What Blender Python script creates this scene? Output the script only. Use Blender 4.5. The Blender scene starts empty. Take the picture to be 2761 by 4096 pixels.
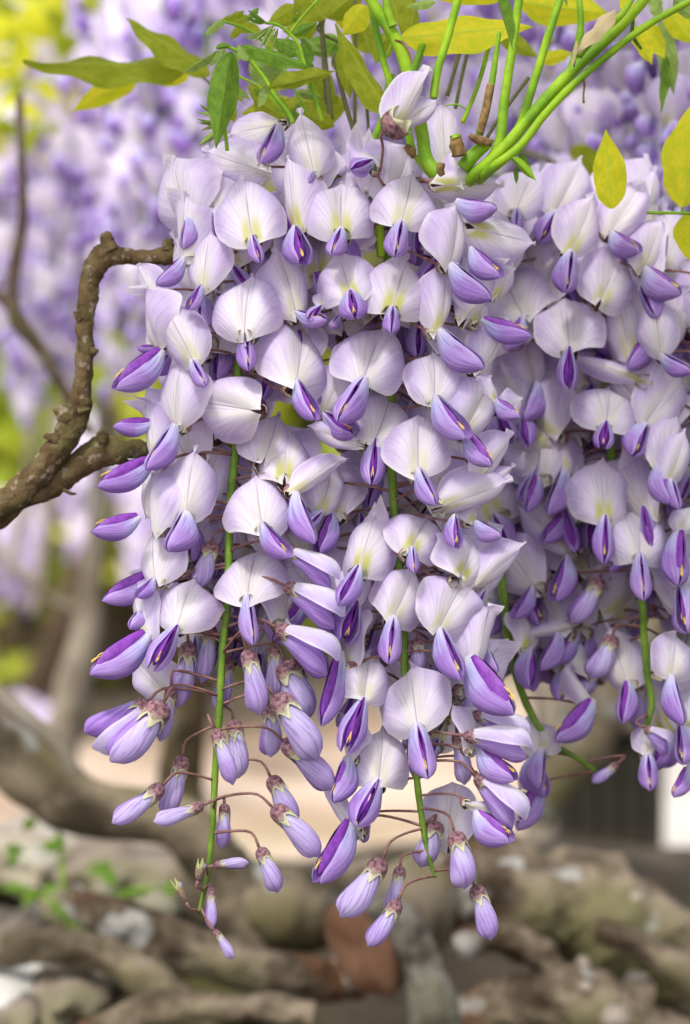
import bpy, math, random
import numpy as np
from mathutils import Vector, Matrix, noise as mnoise

rnd = random.Random(7)
sc = bpy.context.scene
C = sc.collection
rad = math.radians

# ------------------------------------------------------------------ camera
IW, IH, FPX = 2761.0, 4096.0, 12564.0          # photograph size and focal length in its pixels
CAM_H, PITCH = 0.50, rad(4.0)
cam_d = bpy.data.cameras.new('camera')
cam = bpy.data.objects.new('camera', cam_d); C.objects.link(cam)
cam.location = (0, -1.0, CAM_H)
cam.rotation_euler = (rad(90) - PITCH, 0, 0)
cam_d.sensor_fit = 'VERTICAL'; cam_d.sensor_height = 36.0; cam_d.sensor_width = 24.3
cam_d.lens = 36.0 * FPX / IH
cam_d.clip_start = 0.05; cam_d.clip_end = 500
cam_d.dof.use_dof = True
cam_d.dof.focus_distance = 1.005
cam_d.dof.aperture_fstop = 8.6
sc.camera = cam
CAMP = Vector(cam.location)
RIGHT = Vector((1, 0, 0))
FWD = Vector((0, math.cos(PITCH), -math.sin(PITCH)))
UP = Vector((0, math.sin(PITCH), math.cos(PITCH)))

# ------------------------------------------------------------------ world, sun, exposure
SUN_EL, SUN_AZ = rad(58), rad(205)
w = bpy.data.worlds.new('World'); sc.world = w; w.use_nodes = True
nt = w.node_tree; bg = nt.nodes['Background']
sky = nt.nodes.new('ShaderNodeTexSky'); sky.sky_type = 'NISHITA'; sky.sun_disc = False
sky.sun_elevation = SUN_EL; sky.sun_rotation = SUN_AZ
sky.air_density = 1.0; sky.dust_density = 4.0; sky.ozone_density = 0.6
hs = nt.nodes.new('ShaderNodeHueSaturation'); hs.inputs['Saturation'].default_value = 0.35   # thin overcast
nt.links.new(sky.outputs[0], hs.inputs['Color'])
nt.links.new(hs.outputs[0], bg.inputs[0]); bg.inputs[1].default_value = 0.15
sd = bpy.data.lights.new('sun', 'SUN'); sd.energy = 2.5; sd.angle = rad(9); sd.color = (1, .96, .9)
sun = bpy.data.objects.new('sun', sd); C.objects.link(sun)
sdir = Vector((math.sin(SUN_AZ) * math.cos(SUN_EL), math.cos(SUN_AZ) * math.cos(SUN_EL), math.sin(SUN_EL)))
sun.rotation_euler = sdir.to_track_quat('Z', 'Y').to_euler()
sun.location = (0, 0, 5)
vs = sc.view_settings
vs.view_transform = 'Standard'; vs.look = 'None'; vs.gamma = 1; vs.use_curve_mapping = False
vs.exposure = 1.22
sc.cycles.max_bounces = 10; sc.cycles.diffuse_bounces = 7; sc.cycles.transmission_bounces = 7
sc.cycles.use_denoising = True

# ------------------------------------------------------------------ placing helpers
# frames of reference used while measuring: origin and pixel size of each enlarged view
CR = {'1': (350, 250, .7015), '2': (1150, 250, .7015), '3': (350, 1250, .7015), '4': (1150, 1250, .7015),
      '5': (350, 2250, .7015), '6': (1150, 2250, .7015), '7': (1861, 400, .602), '8': (1861, 1700, .602),
      '9': (350, 3050, .574), '0': (1250, 3050, .574), 'L': (50, 0, .7015), 'M': (850, 0, .7015),
      'N': (1661, 0, .7015), 'P': (0, 700, .6447), 'Q': (0, 2400, .8929), 'R': (1361, 2400, .8929),
      'D': (0, 0, 1.7609)}

def px(c, x, y):
    o = CR[c]
    return (o[0] + o[2] * x, o[1] + o[2] * y)

def at(p, d):
    """point of the place d metres along the viewing axis, seen at photo pixel p"""
    return CAMP + FWD * d + RIGHT * ((p[0] - IW / 2) / FPX * d) + UP * (-(p[1] - IH / 2) / FPX * d)

def cv(x, y, z):
    return RIGHT * x + UP * y - FWD * z      # z towards the viewer

def tag(o, label=None, cat=None, group=None, kind=None):
    if label: o['label'] = label
    if cat: o['category'] = cat
    if group: o['group'] = group
    if kind: o['kind'] = kind
    return o

def empty(name, loc=(0, 0, 0), parent=None):
    o = bpy.data.objects.new(name, None); C.objects.link(o)
    o.empty_display_size = .01
    o.location = loc
    if parent: o.parent = parent
    return o

def link(name, me, parent=None, mat=None):
    o = bpy.data.objects.new(name, me); C.objects.link(o)
    if parent: o.parent = parent
    if mat is not None: o.matrix_basis = mat
    return o

def mesh_from(name, V, F, mats, uv=None, edge=None, smooth=True, midx=None):
    me = bpy.data.meshes.new(name)
    me.from_pydata([tuple(v) for v in V], [], [tuple(int(i) for i in f) for f in F])
    for m in (mats if isinstance(mats, (list, tuple)) else [mats]): me.materials.append(m)
    if smooth: me.polygons.foreach_set('use_smooth', [True] * len(me.polygons))
    if uv is not None:
        l = me.uv_layers.new(name='UVMap')
        vi = np.empty(len(me.loops), dtype=np.int32); me.loops.foreach_get('vertex_index', vi)
        l.data.foreach_set('uv', np.asarray(uv)[vi].astype(np.float32).ravel())
    if edge is not None:
        a = me.attributes.new('edge', 'FLOAT', 'POINT'); a.data.foreach_set('value', np.asarray(edge, dtype=np.float32))
    if midx is not None: me.polygons.foreach_set('material_index', midx)
    me.update()
    return me

def gfaces(nv, nu, off=0, closed=False):
    F = []
    for j in range(nv - 1):
        for i in range(nu if closed else nu - 1):
            a = off + j * nu + i; b = off + j * nu + (i + 1) % nu
            F.append((a, b, b + nu, a + nu))
    return F

# ------------------------------------------------------------------ materials
def new_mat(name):
    m = bpy.data.materials.new(name); m.use_nodes = True
    t = m.node_tree; t.nodes.clear()
    return m, t

class NB:
    def __init__(s, t): s.t = t
    def n(s, ty, **k):
        x = s.t.nodes.new(ty)
        for a, b in k.items(): setattr(x, a, b)
        return x
    def l(s, a, b): s.t.links.new(a, b)
    def _in(s, x, i, v):
        if hasattr(v, 'is_linked') or isinstance(v, bpy.types.NodeSocket): s.l(v, x.inputs[i])
        else: x.inputs[i].default_value = v
    def math(s, op, a, b=0.0, c=0.0):
        x = s.n('ShaderNodeMath', operation=op); s._in(x, 0, a); s._in(x, 1, b); s._in(x, 2, c); return x.outputs[0]
    def rng(s, v, a, b, c=0.0, d=1.0, smooth=True):
        x = s.n('ShaderNodeMapRange'); x.interpolation_type = 'SMOOTHSTEP' if smooth else 'LINEAR'
        s._in(x, 0, v); s._in(x, 1, a); s._in(x, 2, b); s._in(x, 3, c); s._in(x, 4, d); return x.outputs[0]
    def mix(s, f, a, b, mode='MIX'):
        x = s.n('ShaderNodeMix', data_type='RGBA', blend_type=mode)
        s._in(x, 0, f); s._in(x, 6, a if not isinstance(a, tuple) else (*a, 1)); s._in(x, 7, b if not isinstance(b, tuple) else (*b, 1))
        return x.outputs[2]
    def noise(s, vec, scale=5.0, detail=3.0, rough=.55):
        x = s.n('ShaderNodeTexNoise'); x.inputs['Scale'].default_value = scale
        x.inputs['Detail'].default_value = detail; x.inputs['Roughness'].default_value = rough
        if vec is not None: s.l(vec, x.inputs['Vector'])
        return x.outputs['Fac']

def petal_out(b, col, trans=.35, rough=.5, spec=.25, bump=None, bstr=.2, bdist=.0003):
    p = b.n('ShaderNodeBsdfPrincipled'); b.l(col, p.inputs['Base Color'])
    p.inputs['Roughness'].default_value = rough; p.inputs['Specular IOR Level'].default_value = spec
    tr = b.n('ShaderNodeBsdfTranslucent'); b.l(col, tr.inputs['Color'])
    if bump is not None:
        bn = b.n('ShaderNodeBump'); bn.inputs['Strength'].default_value = bstr; bn.inputs['Distance'].default_value = bdist
        b.l(bump, bn.inputs['Height']); b.l(bn.outputs[0], p.inputs['Normal'])
    mx = b.n('ShaderNodeMixShader'); mx.inputs[0].default_value = trans
    b.l(p.outputs[0], mx.inputs[1]); b.l(tr.outputs[0], mx.inputs[2])
    o = b.n('ShaderNodeOutputMaterial'); b.l(mx.outputs[0], o.inputs[0])

def uvxy(b):
    u = b.n('ShaderNodeUVMap'); s = b.n('ShaderNodeSeparateXYZ'); b.l(u.outputs[0], s.inputs[0])
    return s.outputs[0], s.outputs[1]

def comb(b, x, y, z=0.0):
    c = b.n('ShaderNodeCombineXYZ'); b._in(c, 0, x); b._in(c, 1, y); b._in(c, 2, z); return c.outputs[0]

def make_standard(name, yellow=1.0, rim=(.62, .51, .79), mid=(.82, .76, .88)):
    m, t = new_mat(name); b = NB(t)
    U, Vv = uvxy(b)
    rn = b.n('ShaderNodeObjectInfo').outputs['Random']
    ax = b.math('ABSOLUTE', b.math('SUBTRACT', U, .5))          # 0 at midrib, .5 at widest edge
    r2 = b.math('FRACT', b.math('MULTIPLY', rn, 17.3)); r3 = b.math('FRACT', b.math('MULTIPLY', rn, 53.7))
    ang = b.math('ARCTAN2', b.math('SUBTRACT', U, .5), b.math('ADD', Vv, .08))
    vein = b.noise(comb(b, b.math('MULTIPLY', ang, 26.0), b.math('MULTIPLY', Vv, 1.3), b.math('MULTIPLY', rn, 40.0)), 1.0, 3.0, .6)
    blot = b.noise(comb(b, b.math('MULTIPLY', U, 3.0), b.math('MULTIPLY', Vv, 3.0), b.math('MULTIPLY', rn, 30.0)), 1.0, 2.0)
    rimc = b.mix(r2, rim, (rim[0] * 1.18, rim[1] * 1.22, rim[2] * 1.1))
    f = b.rng(b.math('ADD', b.math('ADD', ax, b.math('MULTIPLY', b.math('SUBTRACT', blot, .5), .28)), b.math('MULTIPLY', b.math('SUBTRACT', Vv, .45), .22)), .10, .42)
    col = b.mix(f, mid, rimc)
    # pale centre panel either side of the midrib, sharp-edged low down
    pan = b.math('MULTIPLY', b.rng(b.math('ADD', ax, b.math('MULTIPLY', Vv, -.06)), .10, .17, 1.0, 0.0), b.rng(Vv, .40, .90, .8, 0.0))
    col = b.mix(pan, col, (.82, .80, .78))
    # veins
    col = b.mix(b.math('MULTIPLY', b.rng(vein, .48, .66), .34), col, (.44, .32, .62))
    # yellow-green blotch
    ye = b.math('MULTIPLY', b.rng(ax, .008, .022), b.rng(b.math('ADD', ax, b.math('MULTIPLY', Vv, .06)), .08, .17, 1.0, 0.0))
    ye = b.math('MULTIPLY', ye, b.math('MULTIPLY', b.rng(Vv, .02, .06), b.rng(b.math('ADD', Vv, b.math('MULTIPLY', vein, .2)), .22, .50, 1.0, 0.0)))
    ye = b.math('MULTIPLY', ye, b.rng(r3, .25, 1.0, .06 * yellow, .85 * yellow))
    col = b.mix(ye, col, (.58, .58, .06))
    # midrib
    mr = b.math('MULTIPLY', b.rng(ax, .003, .012, 1.0, 0.0), b.rng(Vv, .55, .95, .6, .05))
    col = b.mix(mr, col, (.38, .24, .36))
    ed = b.n('ShaderNodeAttribute', attribute_name='edge').outputs['Fac']
    col = b.mix(b.math('MULTIPLY', b.rng(ed, .86, 1.0), .7), col, (.92, .88, .93))
    petal_out(b, col, .46, .45, .25, b.math('ADD', b.math('MULTIPLY', vein, .5), b.math('MULTIPLY', mr, -1.0)), .40, .0007)
    return m

def make_wing(name, top=(.55, .55, .88), tip=(.38, .21, .62), pale=.0):
    m, t = new_mat(name); b = NB(t)
    U, Vv = uvxy(b)
    rn = b.n('ShaderNodeObjectInfo').outputs['Random']
    vein = b.noise(comb(b, b.math('ADD', b.math('MULTIPLY', U, 21.0), b.math('MULTIPLY', Vv, 4.0)), b.math('MULTIPLY', Vv, 1.6), b.math('MULTIPLY', rn, 40.0)), 1.0, 3.0, .6)
    blot = b.noise(comb(b, b.math('MULTIPLY', U, 2.5), b.math('MULTIPLY', Vv, 3.0), b.math('MULTIPLY', rn, 23.0)), 1.0, 2.0)
    vv = b.math('ADD', Vv, b.math('MULTIPLY', b.math('SUBTRACT', blot, .5), .35))
    col = b.mix(b.rng(vv, .15 + pale, .62 + pale), top, b.mix(b.math('FRACT', b.math('MULTIPLY', rn, 9.1)), tip, (tip[0] * 1.25, tip[1] * 1.5, tip[2] * 1.12)))
    col = b.mix(b.rng(vv, .0, .26, .85, 0.0), col, (.78, .78, .82))
    col = b.mix(b.math('MULTIPLY', b.rng(vein, .5, .62), .62), col, (tip[0] * .62, tip[1] * .5, tip[2] * .68))
    col = b.mix(b.math('MULTIPLY', b.rng(vein, .30, .44, 1.0, 0.0), .3), col, (min(1, top[0] * 1.3), min(1, top[1] * 1.25), min(1, top[2] * 1.1)))
    ed = b.n('ShaderNodeAttribute', attribute_name='edge').outputs['Fac']
    col = b.mix(b.math('MULTIPLY', b.rng(ed, .86, 1.0), .45), col, (.66, .56, .86))
    petal_out(b, col, .40, .5, .22, vein, .45, .0007)
    return m

def make_plain(name, c1, c2, scale=60.0, rough=.55, trans=.0, spec=.3, grad=None, bstr=.4, bdist=.0004, lo=.35, hi=.65):
    """two tones mottled by noise; grad=(colour, v0, v1) blends a third colour along the UV's V"""
    m, t = new_mat(name); b = NB(t)
    tc = b.n('ShaderNodeTexCoord').outputs['Object']
    rn = b.n('ShaderNodeObjectInfo').outputs['Random']
    nz = b.noise(tc, scale, 4.0, .6)
    col = b.mix(b.rng(nz, lo, hi), c1, c2)
    if grad:
        U, Vv = uvxy(b)
        col = b.mix(b.rng(b.math('ADD', Vv, b.math('MULTIPLY', b.math('SUBTRACT', nz, .5), .3)), grad[1], grad[2]), col, grad[0])
    petal_out(b, col, trans, rough, spec, nz, bstr, bdist)
    return m

def make_leaf(name, c1, c2, vein=(.20, .26, .03), trans=.42):
    m, t = new_mat(name); b = NB(t)
    U, Vv = uvxy(b)
    rn = b.n('ShaderNodeObjectInfo').outputs['Random']
    ax = b.math('ABSOLUTE', b.math('SUBTRACT', U, .5))
    nz = b.noise(comb(b, b.math('MULTIPLY', U, 5.0), b.math('MULTIPLY', Vv, 9.0), b.math('MULTIPLY', rn, 20.0)), 1.0, 4.0, .6)
    col = b.mix(b.rng(nz, .35, .68), c1, c2)
    # side veins slanting up from the midrib
    wv = b.math('FRACT', b.math('SUBTRACT', b.math('MULTIPLY', Vv, 11.0), b.math('MULTIPLY', ax, 7.0)))
    sv = b.math('MULTIPLY', b.rng(b.math('ABSOLUTE', b.math('SUBTRACT', wv, .5)), .0, .09, 1.0, 0.0), .38)
    mr = b.rng(ax, .008, .028, 1.0, 0.0)
    col = b.mix(b.math('MAXIMUM', sv, mr), col, vein)
    fine = b.noise(comb(b, b.math('MULTIPLY', U, 60.0), b.math('MULTIPLY', Vv, 90.0), rn), 1.0, 2.0, .6)
    petal_out(b, col, trans, .5, .3, b.math('ADD', b.math('ADD', sv, mr), b.math('MULTIPLY', fine, .5)), .45, .0008)
    return m

def make_bark(name, c1, c2, moss=(.07, .075, .015), lich=(.42, .42, .36), rust=None, scale=9.0, mossa=.5, licha=.3, bump=.6, bd=.01):
    m, t = new_mat(name); b = NB(t)
    tc = b.n('ShaderNodeTexCoord').outputs['Object']
    n1 = b.noise(tc, scale, 6.0, .65); n2 = b.noise(tc, scale * .45, 3.0, .5); n3 = b.noise(tc, scale * 1.7, 4.0, .6)
    mp = b.n('ShaderNodeMapping'); mp.inputs['Location'].default_value = (3.1, 7.7, 1.3); b.l(tc, mp.inputs[0])
    n4 = b.noise(mp.outputs[0], scale * .8, 4.0, .6)
    n5 = b.noise(mp.outputs[0], scale * 2.1, 2.0, .5)
    col = b.mix(b.rng(n1, .38, .60), c1, c2)
    col = b.mix(b.math('MULTIPLY', b.rng(n2, .5, .62), mossa), col, moss)
    if rust: col = b.mix(b.math('MULTIPLY', b.rng(n4, .58, .68), .7), col, rust)
    col = b.mix(b.math('MULTIPLY', b.rng(n5, .60, .66), licha), col, lich)
    col = b.mix(b.math('MULTIPLY', b.rng(n3, .30, .45, 1.0, 0.0), .6), col, (c1[0] * .35, c1[1] * .35, c1[2] * .35))
    petal_out(b, col, 0.0, .9, .15, n1, bump, bd)
    return m

M_STD = make_standard('standard_petal_lilac')
M_STDB = make_standard('standard_petal_hooded', .0, rim=(.60, .50, .80), mid=(.80, .78, .90))
M_WING = make_wing('wing_petal_violet')
M_BUD = make_wing('bud_petal', top=(.62, .56, .84), tip=(.50, .35, .74), pale=.1)
M_KEEL = make_plain('keel_magenta', (.12, .02, .24), (.20, .04, .34), 8, .45)
M_ANTH = make_plain('anther_yellow', (.75, .50, .09), (.80, .60, .2), 900, .6)
M_CALYX = make_plain('calyx_mauve_brown', (.10, .04, .07), (.33, .19, .19), 5.5, .75, .1, .2, grad=((.52, .52, .33), .55, .95))
M_CALG = make_plain('calyx_young', (.20, .11, .11), (.34, .26, .18), 5.5, .75, .1, .2, grad=((.50, .55, .20), .45, .9))
M_PED = make_plain('pedicel_brown', (.16, .07, .065), (.25, .14, .12), 300, .7)
M_RACH = make_plain('rachis_green', (.09, .17, .015), (.17, .30, .03), 120, .55, .05)
M_STEM = make_plain('stem_green', (.13, .29, .01), (.30, .50, .015), 70, .5, .1)
M_STEMD = make_plain('stem_olive', (.07, .08, .025), (.13, .13, .05), 90, .6)
M_SCALE = make_plain('bud_scale_brown', (.10, .055, .02), (.27, .17, .06), 260, .8)
M_DRY = make_plain('dry_bract', (.60, .46, .26), (.72, .60, .38), 150, .7, .3)
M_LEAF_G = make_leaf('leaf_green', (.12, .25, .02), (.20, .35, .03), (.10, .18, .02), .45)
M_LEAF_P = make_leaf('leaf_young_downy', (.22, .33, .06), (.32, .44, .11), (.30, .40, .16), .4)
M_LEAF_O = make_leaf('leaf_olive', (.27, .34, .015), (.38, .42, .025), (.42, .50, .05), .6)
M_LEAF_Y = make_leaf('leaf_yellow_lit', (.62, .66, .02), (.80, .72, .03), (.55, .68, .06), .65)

# ------------------------------------------------------------------ petals (unit size, base at origin, tip at +Y, face to +Z)
PROF_R = [(0, .04), (.04, .20), (.10, .46), (.19, .74), (.31, .93), (.46, 1), (.62, .98), (.76, .89), (.87, .72), (.94, .53), (.98, .34), (1, .06)]
PROF_O = [(0, .04), (.04, .20), (.11, .50), (.22, .80), (.37, .96), (.54, 1), (.68, .97), (.79, .84), (.87, .60), (.94, .28), (1, .03)]
PROF_L = [(0, .07), (.08, .30), (.2, .58), (.38, .86), (.58, 1), (.76, .95), (.88, .74), (.96, .42), (1, .03)]
PROF_W = [(0, .05), (.04, .30), (.10, .56), (.22, .82), (.38, .93), (.55, .98), (.70, 1), (.80, .86), (.88, .58), (.95, .22), (1, .01)]

def standard_mesh(seed, prof=PROF_R, fold=10, bulge=.10, roll=.10, back=.06, tip=.03, curl=.0, wave=.02, nu=21, nv=19, aur=.15, mat=None, side=0.0):
    r = random.Random(seed)
    t = np.linspace(0, 1, nv); v = (1 - np.cos(np.pi * t)) / 2; v = .5 * v + .5 * t
    xs, ys = zip(*prof)
    tt = np.linspace(0, 1, 201); pr = np.interp(tt, xs, ys)
    k = np.exp(-np.linspace(-2, 2, 13) ** 2); k /= k.sum()
    pr = np.convolve(np.pad(pr, 6, mode='edge'), k, 'valid'); pr *= np.clip((1.004 - tt) / .03, 0, 1) ** .5
    h = np.interp(v, tt, pr) * .5
    u = np.linspace(-1, 1, nu)
    U, Vg = np.meshgrid(u, v); H = h[:, None] * np.ones_like(U)
    asym = 1 + .08 * r.uniform(-1, 1) * np.sign(U)
    x = U * H * asym
    a = np.abs(U)
    y = Vg - aur * a ** 1.6 * (1 - Vg) ** 2 * 1.4 + tip * np.exp(-(x / .05) ** 2) * Vg ** 8
    ph = [r.uniform(0, 6.28) for _ in range(4)]
    y += wave * .6 * np.sin(5 * x + ph[0]) * Vg
    z = bulge * 4 * (a - a ** 2) * H * (.6 + .8 * np.sin(np.pi * Vg))
    z -= roll * a ** 4 * 2 * H
    z += curl * np.clip((Vg - .55) / .45, 0, 1) ** 2 * a ** 2 * 2
    z -= back * Vg ** 2
    z += wave * (np.sin(7 * x + ph[1]) * a + .6 * np.sin(6 * Vg + ph[2]) * a + .8 * np.sin(13 * Vg + 4 * U + ph[3]) * a ** 3)
    # fold the two halves about the midrib
    fl, fr = rad(fold + side), rad(fold - side)
    f = np.where(U < 0, fl, fr)
    x2 = x * np.cos(f) + z * np.sin(f) * np.sign(U) * .6
    z2 = z * np.cos(f) - np.abs(x) * np.sin(f)
    # large soft dents and a sideways lean make every petal its own
    q1, q2, q3, q4 = (r.uniform(0, 6.28) for _ in range(4))
    z2 += .034 * np.sin(4.5 * x + q1 + 2 * Vg) + .028 * np.sin(8 * x - 5 * Vg + q2) * a + .022 * np.sin(11 * Vg + q3) * a ** 2
    x2 += r.uniform(-.06, .06) * Vg ** 2
    z2 += r.uniform(-.28, .28) * np.clip(U * np.sign(r.uniform(-1, 1)), 0, 1) ** 2 * Vg
    V = np.stack([x2, y, z2], -1).reshape(-1, 3)
    uv = np.stack([.5 + U * H, Vg], -1).reshape(-1, 2)
    ed = np.maximum(a, np.clip((Vg - .9) * 10, 0, 1) * .98).reshape(-1)
    return mesh_from('standard_petal', V, gfaces(nv, nu), mat or M_STD, uv, ed)

def sm(pts, v):
    xs, ys = zip(*pts); tt = np.linspace(0, 1, 201); p = np.interp(tt, xs, ys)
    k = np.exp(-np.linspace(-2, 2, 17) ** 2); k /= k.sum()
    p = np.convolve(np.pad(p, 8, mode='edge'), k, 'valid')
    return np.interp(v, tt, p)

def wing_arrays(side, gap=26, nu=9, nv=13, seed=0, w=.33, d=.32, bow=.17, spread=.0, tipz=.20, scale=1.0):
    r = random.Random(seed)
    t = np.linspace(0, 1, nv); v = t
    R = sm([(0, .26), (.08, .48), (.22, .74), (.42, .95), (.62, 1), (.80, .84), (.92, .52), (1, .04)], v)
    G = np.radians(gap * np.sin(np.pi * np.clip(v * 1.05, 0, 1)) ** .8 + 4)
    s = np.linspace(0, 1, nu)
    Sg, Vg = np.meshgrid(s, v)
    phi = G[:, None] + (rad(178) - G[:, None]) * Sg
    Rg = R[:, None] * np.ones_like(Sg)
    x = side * (Rg * w * np.sin(phi) + spread * Vg * (1 - .5 * Sg)) * scale
    cz = (-bow * np.sin(np.pi * v) + tipz * v ** 2)[:, None]
    z = (Rg * d * np.cos(phi)) * scale + cz
    z += .05 * np.exp(-(Sg / .15) ** 2) * np.sin(np.pi * Vg)        # lifted front lip
    y = Vg + .0 * z
    wv = .012 * np.sin(9 * Vg + 5 * Sg + r.uniform(0, 6)); x += side * wv
    V = np.stack([x, y, z], -1).reshape(-1, 3)
    uv = np.stack([Sg, Vg], -1).reshape(-1, 2)
    ed = np.maximum(1 - Sg * 1.0, 0).reshape(-1) ** 1.0
    F = gfaces(nv, nu)
    if side > 0: F = [f[::-1] for f in F]
    return V, F, uv, ed

def wing_mesh(side, **k):
    V, F, uv, ed = wing_arrays(side, **k)
    return mesh_from('wing_petal', V, F, M_WING, uv, ed)

def keel_mesh():
    V1, F1, uv1, _ = wing_arrays(-1, gap=3, nu=6, nv=9, w=.17, d=.20, bow=.03, tipz=.10)
    V2, F2, uv2, _ = wing_arrays(1, gap=3, nu=6, nv=9, w=.17, d=.20, bow=.03, tipz=.10)
    n = len(V1)
    V = np.vstack([V1, V2]); V[:, 1] *= .88; V[:, 2] -= .03
    return mesh_from('keel_petal', V, F1 + [tuple(i + n for i in f) for f in F2], M_KEEL, np.vstack([uv1, uv2]))

def stamen_mesh(seed=0):
    """a bundle of short curved filaments each tipped with a small anther"""
    r = random.Random(seed); V = []; F = []
    for k in range(6):
        x = r.uniform(-.03, .03); y0 = r.uniform(.62, .78); z0 = .17 + r.uniform(0, .05)
        rr = .009
        base = len(V)
        for (yy, zz, q) in ((y0 - .22, z0 - .10, .004), (y0 - .05, z0, .004), (y0, z0 + .03, rr), (y0 + .05, z0 + .035, rr), (y0 + .075, z0 + .03, .004)):
            for a in range(5):
                an = a * 2 * math.pi / 5
                V.append((x + q * math.cos(an), yy, zz + q * math.sin(an)))
        for j in range(4):
            for a in range(5):
                p = base + j * 5 + a; q2 = base + j * 5 + (a + 1) % 5
                F.append((p, q2, q2 + 5, p + 5))
    return mesh_from('stamens', V, F, M_ANTH)

def hood_mesh(seed, span=125, w=.30, d=.34, mat=None, tipz=-.30):
    """banner of an unopened or half-open flower, folded forward over the wings"""
    nv, nu = 15, 15
    v = np.linspace(0, 1, nv)
    R = sm([(0, .34), (.10, .50), (.3, .72), (.55, .95), (.76, 1), (.90, .80), (.97, .5), (1, .06)], v)
    s = np.linspace(-1, 1, nu); S, Vg = np.meshgrid(s, v)
    phi = S * rad(span) * (1 - .12 * Vg); Rg = R[:, None] * np.ones_like(S)
    x = Rg * w * np.sin(phi); z = Rg * d * np.cos(phi) + (tipz * v ** 1.8)[:, None]
    z += .04 * (1 - np.abs(S)) * 0
    r = random.Random(seed)
    x *= 1 + .10 * np.sin(6 * Vg + r.uniform(0, 6)) * np.abs(S)
    y = Vg + .05 * np.cos(phi) * Vg
    V = np.stack([x, y, z], -1).reshape(-1, 3)
    uv = np.stack([.5 + .5 * S, Vg], -1).reshape(-1, 2)
    return mesh_from('hood_petal', V, gfaces(nv, nu), mat or M_BUD, uv, np.abs(S).reshape(-1))

def body_mesh(mat, w=.25, d=.29, tipz=-.30, L=.96):
    nv, nu = 13, 12
    v = np.linspace(0, 1, nv)
    R = sm([(0, .3), (.12, .5), (.35, .75), (.6, .95), (.80, .95), (.93, .55), (1, .04)], v)
    a = np.linspace(0, 2 * math.pi, nu, endpoint=False)
    A, Vg = np.meshgrid(a, v); Rg = R[:, None] * np.ones_like(A)
    V = np.stack([Rg * w * np.sin(A), Vg * L, Rg * d * np.cos(A) + (tipz * v ** 1.8)[:, None] - .04], -1).reshape(-1, 3)
    uv = np.stack([A / 6.283, .35 + .65 * Vg], -1).reshape(-1, 2)
    return mesh_from('wing_petal', V, gfaces(nv, nu, closed=True), mat, uv, np.zeros(nv * nu))

def calyx_mesh(mat, seed=0, L=1.0, teeth=.55):
    """small ribbed cup with five pointed teeth, mouth towards +Y, stalk end at y=0"""
    nu, nv = 30, 9
    r = random.Random(seed)
    v = np.linspace(0, 1, nv); a = np.linspace(0, 2 * math.pi, nu, endpoint=False)
    A, Vg = np.meshgrid(a, v)
    T = (1 - np.abs(((A * 5 / (2 * math.pi) + r.random()) % 1) * 2 - 1)) ** 1.5       # tooth height profile
    body = np.clip(Vg / .62, 0, 1); up = np.clip((Vg - .62) / .38, 0, 1)
    y = L * (.62 * body) + teeth * up * (.12 + T)
    Rr = .5 * np.sqrt(np.clip(1 - (1 - np.clip(body * 1.2, 0, 1)) ** 2, 0, 1)) * (1 - .04 * up) + .02
    Rr *= 1 + .03 * np.cos(5 * A)
    Rr *= 1 + .10 * up * T
    V = np.stack([Rr * np.cos(A), y, Rr * np.sin(A)], -1).reshape(-1, 3)
    uv = np.stack([A / 6.283, Vg], -1).reshape(-1, 2)
    return mesh_from('calyx', V, gfaces(nv, nu, closed=True), mat, uv)

def tube(name, pts, radii, mat, parent=None, ring=7, bumpy=0.0, nseg=None, cap=True, seed=0, freq=18.0, origin=None):
    """smooth tube along a Catmull-Rom path"""
    P = [Vector(p) for p in pts]; n = len(P)
    nseg = nseg or max(6, 5 * (n - 1))
    S = []; RR = []
    for k in range(nseg + 1):
        t = k / nseg * (n - 1); i = min(int(t), n - 2); f = t - i
        p0 = P[max(i - 1, 0)]; p1 = P[i]; p2 = P[i + 1]; p3 = P[min(i + 2, n - 1)]
        q = .5 * ((2 * p1) + (p2 - p0) * f + (2 * p0 - 5 * p1 + 4 * p2 - p3) * f * f + (3 * p1 - p0 - 3 * p2 + p3) * f ** 3)
        S.append(q)
        ra = radii[i] if isinstance(radii, (list, tuple)) else radii
        rb = radii[i + 1] if isinstance(radii, (list, tuple)) else radii
        RR.append(ra + (rb - ra) * f)
    org = Vector(origin) if origin is not None else Vector((0, 0, 0))
    V = []; UVs = []
    nrm = None
    for k, q in enumerate(S):
        tg = (S[min(k + 1, nseg)] - S[max(k - 1, 0)]).normalized()
        if nrm is None:
            nrm = tg.cross(Vector((.31, .9, .27))).normalized()
        nrm = (nrm - tg * nrm.dot(tg)).normalized(); bn = tg.cross(nrm)
        for a in range(ring):
            an = 2 * math.pi * a / ring
            dr = nrm * math.cos(an) + bn * math.sin(an)
            rr = RR[k]
            if bumpy:
                p = q + dr * rr
                rr *= 1 + bumpy * (mnoise.noise(p * freq + Vector((seed, 0, 0))) + .5 * mnoise.noise(p * freq * 2.7) + .3 * mnoise.noise(p * freq * 6))
            V.append(q + dr * rr - org); UVs.append((a / ring, k / nseg))
    F = gfaces(nseg + 1, ring, closed=True)
    if cap:
        F.append(tuple(range(ring))[::-1]); F.append(tuple(range(nseg * ring, nseg * ring + ring)))
    me = mesh_from(name, V, F, mat, UVs)
    o = link(name, me, parent)
    if origin is not None and parent is None: o.location = org
    return o

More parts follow.
